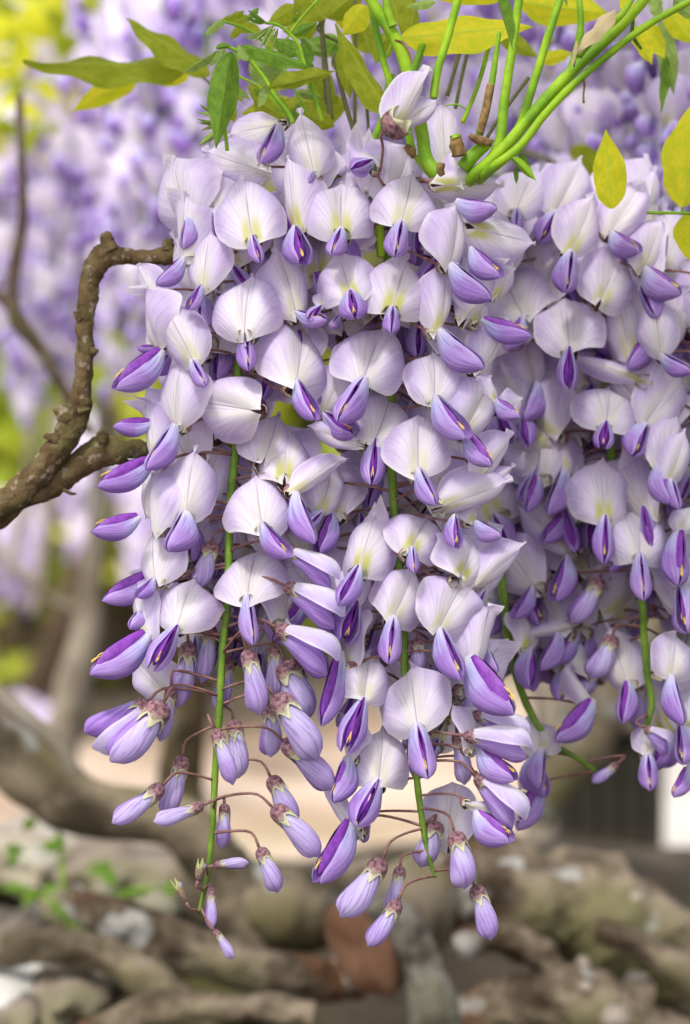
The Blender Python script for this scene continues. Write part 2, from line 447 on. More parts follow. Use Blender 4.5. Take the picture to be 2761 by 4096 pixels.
# mesh libraries
_v = random.Random(99)
def _lib(n, s0, prof, f, bl, ro, ba, cu, wv, side=0):
    return [standard_mesh(s0 + k, prof, fold=_v.uniform(*f), bulge=_v.uniform(*bl), roll=_v.uniform(*ro), back=_v.uniform(*ba), tip=_v.uniform(.015, .045),
                          curl=_v.uniform(-cu, cu), wave=_v.uniform(*wv), side=_v.uniform(-side, side), aur=_v.uniform(.08, .14)) for k in range(n)]
STD = {'r': _lib(12, 100, PROF_R, (3, 15), (.12, .20), (.08, .20), (.05, .18), .10, (.025, .05), 5),
       'o': _lib(10, 200, PROF_O, (5, 18), (.10, .20), (.12, .28), (.08, .22), .20, (.03, .06), 6),
       'w': _lib(8, 300, PROF_W, (4, 14), (.10, .18), (.14, .30), (.10, .25), .22, (.035, .065), 6),
       'l': _lib(8, 400, PROF_L, (16, 36), (.08, .14), (.10, .25), (.08, .2), .15, (.035, .065), 8),
       'f': _lib(9, 500, PROF_O, (30, 46), (.10, .16), (.12, .25), (.08, .2), .15, (.03, .055), 12),
       'c': _lib(7, 600, PROF_L, (20, 36), (.08, .14), (.25, .40), (.15, .3), .36, (.055, .08), 10)}
WL = [[wing_mesh(s, gap=g, seed=k, spread=sp, w=ww) for s in (-1, 1)] for k, (g, sp, ww) in enumerate(((8, .0, .33), (12, .03, .34), (5, .0, .31), (18, .12, .29)))]
KEEL = keel_mesh(); STAM = [stamen_mesh(k) for k in range(3)]
HOOD = [hood_mesh(1), hood_mesh(2, 110, .27, .33), hood_mesh(3, 135, .31, .36)]
HOODO = [hood_mesh(5, 85, .38, .42, M_STDB, -.1), hood_mesh(6, 75, .42, .40, M_STDB, -.05)]
BODY = body_mesh(M_WING)
CALX = [calyx_mesh(M_CALYX, k) for k in range(4)]
CALS = [calyx_mesh(M_CALYX, k + 9, 1.1, .35) for k in range(2)]
CALGR = calyx_mesh(M_CALG, 3, 1.2, .5)

# ------------------------------------------------------------------ florets
def frame(Y, Zhint):
    Y = Y.normalized(); X = Y.cross(Zhint)
    if X.length < 1e-6: X = Y.cross(Vector((1, .2, .1)))
    X.normalize(); Z = X.cross(Y).normalized()
    return X, Y, Z

def mat4(X, Y, Z, loc=Vector((0, 0, 0))):
    return Matrix(((X.x, Y.x, Z.x, loc.x), (X.y, Y.y, Z.y, loc.y), (X.z, Y.z, Z.z, loc.z), (0, 0, 0, 1)))

class Raceme:
    def __init__(s, label, path, depth, radii, name='wisteria_raceme', axis_px=None, group=None):
        """path: [(crop,x,y,dz mm)] of the rachis"""
        s.pts = [(px(c, x, y), depth + z / 1000.) for c, x, y, z in path]
        s.depth = depth
        top = at(*s.pts[0])
        s.root = empty(name, top); s.top = top
        tag(s.root, label, 'flower cluster', group)
        P = [at(p, d) - top for p, d in s.pts]
        s.P = P
        tube('rachis', P, [q_ * .88 for q_ in radii], M_RACH, s.root, ring=8, nseg=6 * len(P), bumpy=.12, freq=300.)
    def near(s, py, lift=40):
        """point of the rachis at photo row py (lifted a little)"""
        y = py - lift
        q = s.pts
        if y <= q[0][0][1]: return at(*q[0]) - s.top
        for a, b in zip(q, q[1:]):
            if a[0][1] <= y <= b[0][1]:
                f = (y - a[0][1]) / max(1e-6, b[0][1] - a[0][1])
                return at((a[0][0] + (b[0][0] - a[0][0]) * f, y), a[1] + (b[1] - a[1]) * f) - s.top
        return at(*q[-1]) - s.top

K = [0]
def pedicel(rc, fl, base, out, py, r=.00038, lift=None):
    """from the calyx at base (raceme space), leaving backwards along -out, to the rachis"""
    p1 = rc.near(py, rnd.uniform(-10, 70) if lift is None else lift)
    d = (p1 - base).length
    a = base; b = base - out * min(.28 * d, .006) + UP * .06 * d
    m = (a + p1) * .5 + UP * .10 * d
    o = tube('pedicel', [a - base, b - base, m - base, p1 - base], [r * 1.25, r, r, r * 1.15], M_PED, fl, ring=6, nseg=9)
    return o

def side_sign(rc, p):
    y = p[1]; best = min(rc.pts, key=lambda q: abs(q[0][1] - y))
    return -1 if p[0] < best[0][0] else 1

def floret(rc, c, bx, by, tx, ty, wd, wing=None, yaw=None, kind='r', z=0.0, pitch=None, wyaw=None, ww=.64, wfwd=.35, lod=0, ped=True, sgn=None, wbase=None):
    B = px(c, bx, by); T = px(c, tx, ty); s = CR[c][2]
    d = rc.depth + z / 1000.
    mpp = d / FPX
    dx, dy = (T[0] - B[0]) * mpp, -(T[1] - B[1]) * mpp
    L = math.hypot(dx, dy); Wd = wd * s * mpp * 1.13
    nat = 1.06 if kind != 'w' else 1.25
    sg = sgn if sgn is not None else side_sign(rc, B)
    if pitch is None:
        pitch = 12.0 if Wd / L < nat * 1.03 else math.degrees(math.acos(max(.45, nat * L / Wd))) + 4
    cp = math.cos(rad(pitch)); Lt = L / cp * 1.05
    if yaw is None:
        rr = Wd / (nat * Lt)
        yaw = sg * (math.degrees(math.acos(max(.28, min(1, rr)))) if rr < .93 else rnd.uniform(2, 12))
    yaw += rnd.uniform(-10, 10)
    cy = max(.30, math.cos(rad(yaw))); Wt = Wd / cy
    if Wt > 1.35 * Lt and kind != 'w': Wt = max(1.3 * Lt, Wd)
    base = at(B, d)
    fl = empty('floret', base - rc.top, rc.root)
    ux, uy = dx / L, dy / L
    Y = cv(ux * cp, uy * cp, -math.sin(rad(pitch)))
    X0 = cv(uy, -ux, 0)
    Z0 = X0.cross(Y); 
    if Z0.dot(-FWD) < 0: Z0 = -Z0
    ya = rad(yaw)
    Zt = Z0 * math.cos(ya) + RIGHT * math.sin(ya)
    X, Y, Z = frame(Y, Zt)
    zs = (Lt + Wt) * .5
    K[0] += 1
    if kind == 'r': kind = ('r', 'o', 'r', 'o', 'f')[K[0] * 7 % 5]
    lib = STD[kind]; me = lib[K[0] % len(lib)]
    link('standard_petal', me, fl, mat4(X * Wt, Y * Lt, Z * zs))
    out = (Z * .7 - Y * .5).normalized()
    wl = Lt * .62
    if wing is not None:
        WB = px(c, *wbase) if wbase else B
        wv = px(c, wing[0], wing[1])
        if abs(wyaw or 0) > 65: WB = (wv[0] + (WB[0] - wv[0]) * 1.24, wv[1] + (WB[1] - wv[1]) * 1.24); ww *= .82
        a, b_ = (wv[0] - WB[0]) * mpp, -(wv[1] - WB[1]) * mpp
        wl2 = math.hypot(a, b_); wl = wl2 * math.sqrt(1 + wfwd ** 2)
        Yw = cv(a, b_, wl2 * wfwd)
        wy = wyaw if wyaw is not None else yaw * 1.05
        sy = math.sin(rad(wy)); lat = max(0.0, min(1.0, (abs(sy) - .72) / .2))
        zh = cv(sy * (1 - .6 * lat), .25 + 1.25 * lat, math.cos(rad(wy)) + .25 * lat)
        Xw, Yw, Zw = frame(Yw, zh)
        off = at(WB, d) - base + Z * .0006
        var = WL[K[0] % 4]
        sx = wl * ww * rnd.uniform(.66, .80) / .66
        sx = sx * (1 - .12 * lat); sz = sx * (1 - .10 * lat)
        Mw = mat4(Xw * sx, Yw * wl, Zw * sz, off)
        link('wing_petal', var[0], fl, Mw); link('wing_petal', var[1], fl, Mw)
        Mk = mat4(Xw * sx, Yw * wl, Zw * sx, off + (Zw * .10 + Yw * .04) * wl * lat)
        if lod < 2: link('keel_petal', KEEL, fl, Mk)
        if lod < 1 and rnd.random() < .75: link('stamens', STAM[K[0] % 3], fl, Mk)
        out = (Yw * .5 + Z * .4).normalized()
    # calyx behind the claw
    cs = max(.0034, Lt * .26) * 1.0
    cd = (out * .55 + Vector((0, 0, -.15)) + Z * .5).normalized()
    Xc, Yc, Zc = frame(cd, UP)
    cpos = -Yc * cs * .80 - Z * .0022 - Y * Lt * .05
    link('calyx', CALX[K[0] % 4], fl, mat4(Xc * cs * .8, Yc * cs, Zc * cs * .8, cpos))
    if ped: pedicel_l(rc, fl, base - rc.top, cpos, Yc, B[1])
    return fl

def pedicel_l(rc, fl, base, cpos, out, py, r=.00045, lift=None):
    p1 = rc.near(py, rnd.uniform(-10, 70) if lift is None else lift) - base
    d = (p1 - cpos).length
    b = cpos - out * min(.3 * d, .006); m = (b + p1) * .5 + UP * .035 * d
    tube('pedicel', [cpos, b, m, p1], [r * 1.3, r, r, r * 1.15], M_PED, fl, ring=6, nseg=9)

def wings_only(rc, c, bx, by, tx, ty, z=0, wyaw=0, ww=.64, wfwd=.25, var=0, ped=True, lod=0):
    """a flower whose banner is hidden behind its neighbours: build it whole, banner pointing up and back"""
    B = px(c, bx, by); W = px(c, tx, ty); s = CR[c][2]
    L = math.hypot(W[0] - B[0], W[1] - B[1]) / s
    sg = -1 if wyaw < 0 else 1
    return floret(rc, c, bx, by, bx + sg * .10 * L, by - .8 * L, .75 * L, wing=(tx, ty), yaw=wyaw * .9, kind='l', z=z, pitch=38, wyaw=wyaw, ww=min(ww, .8), wfwd=wfwd, lod=lod, ped=ped)

def bud(rc, c, bx, by, tx, ty, wd, z=0, yaw=None, open_=False, lift=None, ped=True, face=None, young=False, nm='bud'):
    """bx,by = stalk end of the calyx, tx,ty = tip of the petals"""
    B = px(c, bx, by); T = px(c, tx, ty); s = CR[c][2]; d = rc.depth + z / 1000.; mpp = d / FPX
    dx, dy = (T[0] - B[0]) * mpp, -(T[1] - B[1]) * mpp
    L = math.hypot(dx, dy) * 1.03; W = wd * s * mpp
    base = at(B, d); fl = empty(nm, base - rc.top, rc.root)
    Y = cv(dx, dy, L * .2)
    if yaw is None: yaw = rnd.choice((-1, 1)) * rnd.uniform(20, 60)
    # the hood's ridge (+Z of the mesh) lies on the upper side of the bud
    up2 = cv(-dy, dx, 0)
    if face is None: face = 1 if up2.dot(UP) > 0 else -1
    if up2.dot(UP) * face < 0: up2 = -up2
    zh = up2.normalized() * math.cos(rad(yaw)) - FWD * abs(math.sin(rad(yaw)))
    X, Y, Z = frame(Y, zh)
    cl = .30 * L if not open_ else .22 * L
    cs = W * (.78 if not open_ else .55)
    if young: cl = L * .86; cs = W * 1.0
    K[0] += 1
    link('calyx', (CALGR if young else CALX[K[0] % 4]), fl, mat4(X * cs * .95, Y * cl * 1.25, Z * cs * .95))
    pl = L - cl * .55; off = Y * cl * .55
    k = W / .62
    lib = HOODO if open_ else HOOD
    link('hood_petal', lib[K[0] % len(lib)], fl, mat4(X * k, Y * pl, Z * k, off))
    link('wing_petal', BODY, fl, mat4(X * k * .92, Y * pl, Z * k * .92, off - Z * k * .06))
    if ped: pedicel_l(rc, fl, base - rc.top, Vector((0, 0, 0)), Y, B[1], r=.00045, lift=lift)
    return fl

# ------------------------------------------------------------------ the two racemes in focus
A = Raceme('nearest lilac wisteria raceme at left, its green rachis ending in tiny buds lowest of all',
           [('C' if 0 else 'D', 760, 395, 30), ('D', 600, 560, 30), ('D', 545, 800, 26), ('3', 850, 700, 22), ('3', 825, 1000, 20), ('3', 808, 1300, 16), ('5', 800, 200, 10),
            ('5', 770, 500, 8), ('5', 750, 900, 8), ('5', 728, 1200, 8), ('9', 880, 300, 8), ('9', 862, 560, 8), ('9', 840, 780, 8), ('9', 805, 930, 8), ('9', 775, 1052, 8)],
           .998, [.0019, .0019, .0018, .0017, .0017, .0016, .0015, .00145, .0014, .0013, .0012, .0011, .00095, .0008, .0006])
Bc = Raceme('nearest lilac wisteria raceme at right, its tip bare green between hanging buds',
            [('D', 930, 400, 30), ('D', 880, 600, 28), ('4', 590, 420, 24), ('4', 592, 700, 20), ('4', 602, 1000, 18), ('6', 640, 60, 14), ('6', 662, 370, 12), ('6', 668, 620, 12),
             ('6', 695, 970, 10), ('6', 733, 1200, 8), ('0', 750, 300, 8), ('0', 780, 500, 8), ('0', 815, 670, 8), ('0', 858, 802, 8)],
            .998, [.0019, .0019, .0018, .0017, .0016, .0015, .0015, .0014, .0014, .0013, .0012, .0011, .0009, .0006])

# --- florets of raceme A (c, base, tip, width, wing tip)
floret(A, '1', 940, 990, 870, 630, 405, (985, 1165), yaw=4, z=-4, wyaw=12)
floret(A, '1', 1290, 620, 1205, 262, 360, (1262, 700), yaw=3, z=12)
floret(A, '1', 1190, 935, 1150, 550, 250, (1225, 1178), yaw=-30, kind='f', z=6, wyaw=18, ww=.9)
floret(A, '1', 970, 605, 640, 500, 330, None, yaw=-20, kind='f', z=14, pitch=25)
floret(A, '1', 1090, 350, 800, 392, 150, (1010, 610), kind='l', z=22, yaw=-50, wyaw=-30)
floret(A, '1', 560, 1110, 530, 745, 190, (425, 1300), yaw=-52, kind='f', z=10, wyaw=-50)
floret(A, '1', 655, 1270, 680, 948, 250, (585, 1430), yaw=-28, kind='o', z=4, wyaw=-20)
floret(A, '1', 895, 1530, 890, 1150, 400, None, yaw=-6, z=-3)
wings_only_args = None
floret(A, '1', 1185, 1425, 1100, 1052, 270, (1365, 1500), yaw=24, kind='o', z=8, wyaw=40)
floret(A, '1', 400, 1370, 268, 1165, 150, None, yaw=-48, kind='l', z=10)
floret(A, '3', 390, 190, 285, -120, 190, (195, 470), yaw=-62, kind='o', z=8, wyaw=-72, ww=.85, wbase=(395, 265))
floret(A, '3', 600, 270, 445, -60, 350, (680, 440), yaw=-14, kind='f', z=-1, wyaw=10)
floret(A, '3', 370, 200, 320, 120, 80, (292, 215), yaw=-60, kind='l', z=16, wyaw=-70, ww=.8)
# row two
floret(A, '3', 905, 112, 890, -100, 60, (915, 360), yaw=4, kind='l', z=2, wyaw=8, ww=.62, pitch=60)
floret(A, '3', 1190, 390, 1240, 30, 430, (1290, 640), yaw=6, kind='o', z=-2, wyaw=28)
floret(A, '3', 505, 640, 495, 292, 265, (372, 925), yaw=-32, kind='o', z=2, wyaw=-35, ww=.6)
floret(A, '3', 340, 640, 310, 440, 130, (165, 680), yaw=-55, kind='l', z=8, wyaw=-78, ww=.8)
floret(A, '3', 365, 850, 285, 508, 175, (92, 1030), yaw=-52, kind='c', z=3, wyaw=-76, ww=.72, wbase=(330, 880))
floret(A, '3', 940, 560, 580, 485, 385, None, yaw=-6, kind='r', z=-2, sgn=-1)
floret(A, '3', 1010, 835, 1110, 558, 350, None, yaw=2, kind='o', z=8)
floret(A, '3', 1125, 930, 1130, 642, 365, None, yaw=6, kind='r', z=4)
floret(A, '3', 565, 1140, 585, 757, 380, (500, 1388), yaw=-4, kind='r', z=-4, wyaw=-38, ww=.85)
floret(A, '3', 995, 1205, 930, 862, 410, (1140, 1425), yaw=6, kind='r', z=-9, wyaw=38, ww=.6)
floret(A, '3', 1185, 1025, 1450, 850, 235, (1265, 1335), yaw=30, kind='f', z=-1, wyaw=45, ww=.6)
floret(A, '3', 370, 1240, 325, 940, 180, (52, 1285), yaw=-52, kind='l', z=0, wyaw=-76, ww=.85, wbase=(260, 1190))
floret(A, '3', 335, 1130, 318, 850, 150, None, yaw=-55, kind='c', z=5)
floret(A, '3', 390, 1516, 330, 1235, 290, (300, 1640), yaw=-36, kind='f', z=2, wyaw=-40)
floret(A, '3', 1340, 1130, 1410, 860, 240, (1200, 1260), yaw=24, kind='o', z=9, wyaw=30)
floret(A, '3', 1110, 1100, 1050, 1000, 120, (1215, 1260), yaw=30, kind='l', z=4, wyaw=40)
# row three
floret(A, '5', 915, 190, 932, -95, 415, (935, 487), yaw=2, kind='r', z=-6, wyaw=22, ww=.52)
floret(A, '5', 515, 360, 590, 75, 350, (362, 622), yaw=-4, kind='w', z=-3, wyaw=12, ww=.62)
floret(A, '5', 330, 470, 200, 110, 180, (60, 670), yaw=-50, kind='l', z=0, wyaw=-72, ww=.8, wbase=(300, 455))
wings_only(A, '5', 350, 100, 118, 250, z=10, wyaw=-72, ww=.8)
wings_only(A, '5', 350, 220, 275, 400, z=6, wyaw=-40, ww=1.0)
floret(A, '5', 470, 770, 260, 560, 230, None, yaw=-20, kind='r', z=14)
# horizontal pale hooded flowers to the right of A
bud(A, '5', 1120, 130, 1455, 285, 165, z=-4, open_=True, yaw=12)
bud(A, '5', 1075, 370, 1420, 545, 190, z=-6, open_=True, yaw=12)
wings_only(A, '5', 1070, 230, 1060, 460, z=14, wyaw=30, ww=.8)
wings_only(A, '5', 1130, 330, 1340, 640, z=4, wyaw=40, ww=.5)
bud(A, '3', 1120, 1350, 1430, 1500, 130, z=-3, open_=True, yaw=12)
# buds of A
bud(A, '5', 905, 490, 1012, 832, 132, z=-8, lift=-20)
bud(A, '5', 1060, 755, 1335, 1060, 195, z=-8, lift=20)
bud(A, '5', 1110, 1010, 1412, 1235, 165, z=-2, lift=40)
bud(A, '5', 1040, 1215, 1205, 1470, 130, z=8)
bud(A, '5', 1050, 1390, 1335, 1620, 150, z=-3, lift=28)
bud(A, '5', 1030, 810, 1090, 1080, 130, z=9)
bud(A, '5', 1120, 560, 1270, 870, 210, z=7)
bud(A, '5', 1060, 460, 1110, 740, 125, z=10)
bud(A, '5', 440, 790, 215, 1150, 205, z=-4, lift=20)
bud(A, '5', 350, 790, 60, 1050, 200, z=3, lift=20, open_=True, yaw=25)
bud(A, '5', 480, 700, 445, 1000, 100, z=6)
bud(A, '5', 720, 945, 850, 1235, 105, z=-7, lift=-30)
bud(A, '5', 830, 890, 895, 1200, 125, z=12)
bud(A, '5', 545, 1095, 480, 1425, 128, z=8, lift=120)
bud(A, '5', 435, 1265, 185, 1495, 125, z=0, lift=15)
bud(A, '5', 665, 1380, 405, 1490, 92, z=-5, lift=-15)
bud(A, '5', 780, 1370, 790, 1610, 88, z=12)
bud(A, '5', 575, 445, 560, 805, 135, z=12)
bud(A, '5', 705, 350, 680, 665, 108, z=15)
bud(A, '5', 800, 545, 780, 830, 112, z=16)
bud(A, '3', 712, 1300, 660, 1560, 130, z=14)
bud(A, '9', 1195, 590, 1345, 868, 135, z=0, lift=55)
bud(A, '9', 880, 720, 1105, 668, 78, z=2, lift=-40)
bud(A, '9', 855, 862, 890, 1140, 82, z=6, lift=-10)
bud(A, '9', 880, 1165, 1028, 1340, 72, z=2, lift=90, young=False)
bud(A, '9', 770, 825, 792, 705, 60, z=2, lift=-40, young=True)
bud(A, '9', 690, 975, 622, 845, 55, z=2, lift=-40, young=True)

# --- florets of raceme B
floret(Bc, '1', 1450, 950, 1430, 585, 425, (1395, 1130), yaw=2, kind='r', z=0, wyaw=-8, ww=.78)
floret(Bc, '2', 488, 565, 450, 420, 245, (352, 640), yaw=8, kind='c', z=10, wyaw=10, ww=.9)
floret(Bc, '2', 650, 910, 745, 578, 395, (600, 1140), yaw=4, kind='o', z=-1, wyaw=8, ww=.8)
floret(Bc, '2', 905, 600, 890, 240, 225, None, yaw=10, kind='l', z=26)
floret(Bc, '2', 880, 700, 1225, 680, 150, (1182, 880), yaw=62, kind='f', z=2, wyaw=50, ww=.7, wbase=(960, 790), sgn=1)
floret(Bc, '2', 1000, 690, 950, 510, 85, None, yaw=50, kind='l', z=3)
floret(Bc, '2', 925, 1150, 1010, 822, 270, (1130, 1395), yaw=22, kind='o', z=-3, wyaw=40, ww=.62)
floret(Bc, '2', 1065, 945, 1388, 1035, 180, (1190, 1260), yaw=55, kind='f', z=2, wyaw=50, ww=.7, wbase=(1040, 1060), sgn=1)
floret(Bc, '2', 600, 1395, 692, 1068, 430, (585, 1570), yaw=4, kind='o', z=-5, wyaw=4, ww=.85)
floret(Bc, '2', 360, 1305, 287, 1085, 345, (390, 1490), yaw=-4, kind='w', z=-2, wyaw=0, ww=1.0)
floret(Bc, '2', 300, 1440, 225, 1270, 130, (250, 1530), yaw=-20, kind='c', z=8, ww=.9)
wings_only(Bc, '2', 190, 1390, 110, 1480, z=6, wyaw=20, ww=.9)
floret(Bc, '2', 1020, 1460, 1215, 1165, 290, None, yaw=36, kind='c', z=4, sgn=1)
floret(Bc, '2', 1195, 1330, 1300, 1120, 175, None, yaw=30, kind='l', z=10, sgn=1)
floret(Bc, '4', 860, 100, 955, -245, 240, (1085, 362), yaw=34, kind='c', z=-2, wyaw=42, ww=.6)
floret(Bc, '4', 1095, 340, 1270, 65, 160, None, yaw=50, kind='f', z=4, sgn=1)
floret(Bc, '4', 1080, 330, 1130, 120, 140, None, yaw=20, kind='l', z=9)
wings_only(Bc, '4', 1100, 45, 1368, 175, z=6, wyaw=60, ww=.65)
floret(Bc, '4', 438, 378, 535, 65, 405, (290, 660), yaw=2, kind='r', z=-2, wyaw=-10, ww=.75)
floret(Bc, '4', 840, 482, 865, 180, 320, (1000, 752), yaw=12, kind='o', z=-6, wyaw=36, ww=.66)
floret(Bc, '4', 1012, 680, 1180, 358, 290, (1135, 900), yaw=28, kind='r', z=-5, wyaw=65, ww=.72)
floret(Bc, '4', 500, 725, 620, 428, 420, (470, 1005), yaw=2, kind='o', z=4, wyaw=4, ww=.62)
floret(Bc, '4', 745, 892, 740, 555, 375, (828, 1125), yaw=4, kind='r', z=-7, wyaw=20, ww=.66)
floret(Bc, '4', 205, 575, 345, 300, 225, (390, 720), yaw=16, kind='l', z=9, wyaw=20, ww=.8)
wings_only(Bc, '4', 1180, 500, 1300, 625, z=0, wyaw=60, ww=.85)
floret(Bc, '4', 1220, 580, 1352, 500, 110, None, yaw=40, kind='l', z=6, sgn=1)
floret(Bc, '4', 1105, 935, 1295, 695, 165, None, yaw=48, kind='f', z=1, sgn=1)
floret(Bc, '4', 895, 1110, 1285, 960, 205, (940, 1350), yaw=40, kind='f', z=-5, wyaw=30, ww=.75, wbase=(950, 1150), sgn=1)
floret(Bc, '4', 1090, 1010, 1290, 880, 110, None, yaw=30, kind='l', z=3, sgn=1)
floret(Bc, '4', 410, 1450, 515, 1112, 430, (300, 1690), yaw=2, kind='r', z=-5, wyaw=-14, ww=.62)
floret(Bc, '4', 710, 1342, 820, 1108, 350, (715, 1500), yaw=10, kind='o', z=-3, wyaw=8)
floret(Bc, '4', 980, 1510, 1085, 1285, 330, None, yaw=16, kind='w', z=-4)
floret(Bc, '4', 1070, 1560, 1368, 1338, 200, None, yaw=44, kind='f', z=0, sgn=1)
floret(Bc, '4', 400, 760, 120, 655, 110, None, yaw=-30, kind='l', z=2, sgn=-1)
wings_only(Bc, '4', 1060, 1190, 1195, 1310, z=4, wyaw=50, ww=.9)
floret(Bc, '4', 900, 1000, 880, 760, 230, None, yaw=10, kind='r', z=12)
floret(Bc, '6', 605, 312, 750, 30, 335, (568, 592), yaw=6, kind='r', z=-4, wyaw=2, ww=.66)
floret(Bc, '6', 870, 375, 1010, 88, 330, (962, 682), yaw=14, kind='w', z=-6, wyaw=26, ww=.62)
floret(Bc, '6', 1065, 605, 1185, 262, 195, (1240, 890), yaw=46, kind='f', z=-4, wyaw=68, ww=.95, sgn=1)
floret(Bc, '6', 435, 775, 470, 515, 335, (320, 1092), yaw=2, kind='w', z=-2, wyaw=2, ww=.55)
floret(Bc, '6', 740, 922, 688, 606, 412, (795, 1245), yaw=2, kind='w', z=-8, wyaw=6, ww=.6)
floret(Bc, '6', 520, 1242, 560, 944, 360, (380, 1512), yaw=2, kind='r', z=-5, wyaw=6, ww=.66)
bud(Bc, '6', 1000, 985, 1375, 1020, 155, z=-5, open_=True, yaw=14)
wings_only(Bc, '6', 1080, 1060, 1265, 1265, z=-2, wyaw=60, ww=.8)
bud(Bc, '6', 1050, 860, 1370, 960, 130, z=5, open_=True, yaw=14)
bud(Bc, '6', 1070, 1210, 1345, 1445, 170, z=-2, open_=True, yaw=20)
bud(Bc, '6', 965, 960, 1030, 1240, 110, z=8)
floret(Bc, '0', 1110, 300, 1440, 400, 110, (1350, 580), yaw=40, kind='l', z=-2, wyaw=60, ww=1.0, sgn=1, wbase=(1130, 340))
floret(Bc, '0', 950, 560, 960, 155, 370, None, yaw=4, kind='r', z=16)
wings_only(Bc, '6', 300, 590, 225, 935, z=3, wyaw=-66, ww=.6)
wings_only(Bc, '6', 350, 1110, 300, 1380, z=0, wyaw=-55, ww=.95)
wings_only(Bc, '6', 390, 220, 300, 465, z=3, wyaw=20, ww=.8)
wings_only(Bc, '6', 200, 300, 300, 480, z=5, wyaw=-40, ww=.7)
wings_only(Bc, '6', 1120, 160, 1010, 350, z=6, wyaw=30, ww=.5)
wings_only(Bc, '6', 1140, 500, 1170, 640, z=7, wyaw=40, ww=.9)
floret(Bc, '0', 290, 490, 50, 160, 110, (70, 840), yaw=-50, kind='l', z=0, wyaw=-68, ww=.78, wbase=(240, 480))
wings_only(Bc, '0', 380, 400, 330, 560, z=8, wyaw=30, ww=.9)
# buds of B
bud(Bc, '0', 490, 660, 270, 1075, 200, z=-3, lift=115, yaw=35)
bud(Bc, '0', 615, 715, 560, 1030, 120, z=8, lift=60)
bud(Bc, '0', 600, 955, 435, 1275, 150, z=-2, lift=95)
bud(Bc, '0', 985, 475, 1110, 835, 180, z=-4, lift=90)
bud(Bc, '0', 1125, 850, 1280, 1190, 155, z=0, lift=55)
bud(Bc, '0', 855, 400, 800, 710, 190, z=12, lift=-20)
bud(Bc, '0', 1120, 60, 1190, 150, 60, z=6)
bud(Bc, '6', 960, 350, 960, 480, 90, z=10)
bud(Bc, '6', 740, 430, 760, 610, 100, z=12)
# flower still closed, standing at the top of B on a bare pedicel
f0 = floret(Bc, '2', 620, 375, 815, 45, 235, None, yaw=38, kind='f', z=-2, pitch=8, ped=False, sgn=1)
f0b = floret(Bc, '2', 640, 365, 850, 215, 120, None, yaw=40, kind='l', z=1, ped=False, sgn=1)
_o = at(px('2', 562, 392), Bc.depth - .004)
_X, _Y, _Z = frame(cv(.75, .55, .25), -FWD)
_c = link('calyx', CALS[0], f0, mat4(_X * .0095, _Y * .0085, _Z * .0095, _o - Bc.top - f0.location - _Y * .001))
_p0 = _o - Bc.top - f0.location
tube('pedicel', [_p0 + _Y * .001, _p0 - _Y * .002, at(px('2', 545, 490), Bc.depth) - Bc.top - f0.location, at(px('2', 530, 620), Bc.depth + .008) - Bc.top - f0.location], [.0006, .0005, .00045, .00045], M_PED, f0, ring=7, nseg=9)


# --- inner flowers of both racemes, on the sides and the back, seen through the gaps
def inner(rc, n, rows, xr, zr, seed, lod=1, yb=None):
    r = random.Random(seed)
    for k in range(n):
        py = r.uniform(*rows)
        best = rc.near(py, 0)
        az = r.uniform(-1, 1)
        cx = [q for q in rc.pts]; i = min(range(len(cx)), key=lambda j: abs(cx[j][0][1] - py)); x0 = cx[i][0][0]
        X = x0 + az * xr * r.uniform(.6, 1)
        X = max(xr_lim[0], min(xr_lim[1], X))
        z = zr[0] + (zr[1] - zr[0]) * (1 - abs(az)) * r.uniform(.5, 1)
        L = r.uniform(215, 270); a = rad(r.uniform(-28, 28) + az * 18)
        dx, dy = math.sin(a) * L, -math.cos(a) * L
        wa = rad(r.uniform(-35, 35)) - 0; wl = r.uniform(150, 190)
        o = ((X) / 1.7609, py / 1.7609)
        if py < (yb or 1e9):
            floret(rc, 'D', X / 1.7609, py / 1.7609, (X + dx) / 1.7609, (py + dy) / 1.7609, r.uniform(225, 300) / 1.7609,
               (((X + math.sin(wa) * wl) / 1.7609, (py + math.cos(wa) * wl) / 1.7609) if r.random() < .62 else None), yaw=az * 40 + r.uniform(-20, 20), kind=r.choice('rolf'), z=z,
               wyaw=az * 60 + r.uniform(-30, 30), lod=lod)
xr_lim = (560, 2020)
inner(A, 62, (760, 2620), 330, (14, 46), 5)
xr_lim = (1150, 2060)
inner(Bc, 70, (860, 3000), 420, (14, 50), 6)

# ------------------------------------------------------------------ racemes behind to the right, a little out of focus
Cc = Raceme('wisteria raceme right of the two sharp ones, its curved tip near the dark box',
            [('D', 1190, 620, 45), ('D', 1180, 850, 42), ('8', 130, 300, 36), ('8', 190, 560, 22), ('8', 240, 1000, 0), ('8', 272, 1300, 0), ('8', 310, 1560, 0), ('8', 380, 1790, 0), ('8', 480, 1990, 0), ('8', 620, 2140, 0), ('8', 740, 2210, 0), ('8', 870, 2300, 0)],
            1.078, [.002, .002, .0018, .0018, .0017, .0016, .0015, .0015, .0013, .0012, .0011, .0009])
Dc = Raceme('blurred wisteria raceme near right edge with one white hooded flower at its foot',
            [('D', 1330, 560, 45), ('D', 1365, 760, 40), ('8', 960, 60, 12), ('8', 990, 290, 12), ('8', 1080, 700, 22), ('8', 1172, 1150, 0), ('8', 1188, 1400, 0), ('8', 1210, 1650, 0), ('8', 1240, 1850, 0), ('8', 1205, 2000, 0), ('8', 1180, 2060, 0)],
            1.064, [.002, .002, .0019, .0018, .0017, .0016, .0015, .0014, .0013, .0010, .0007])
Ec = Raceme('wisteria raceme cut off by the right edge, violet wings turned outward',
            [('D', 1600, 380, 0), ('D', 1590, 900, 0), ('D', 1600, 1400, 0), ('D', 1610, 1800, 0), ('D', 1605, 1950, 0)], 1.058, [.002, .002, .0018, .0015, .001])
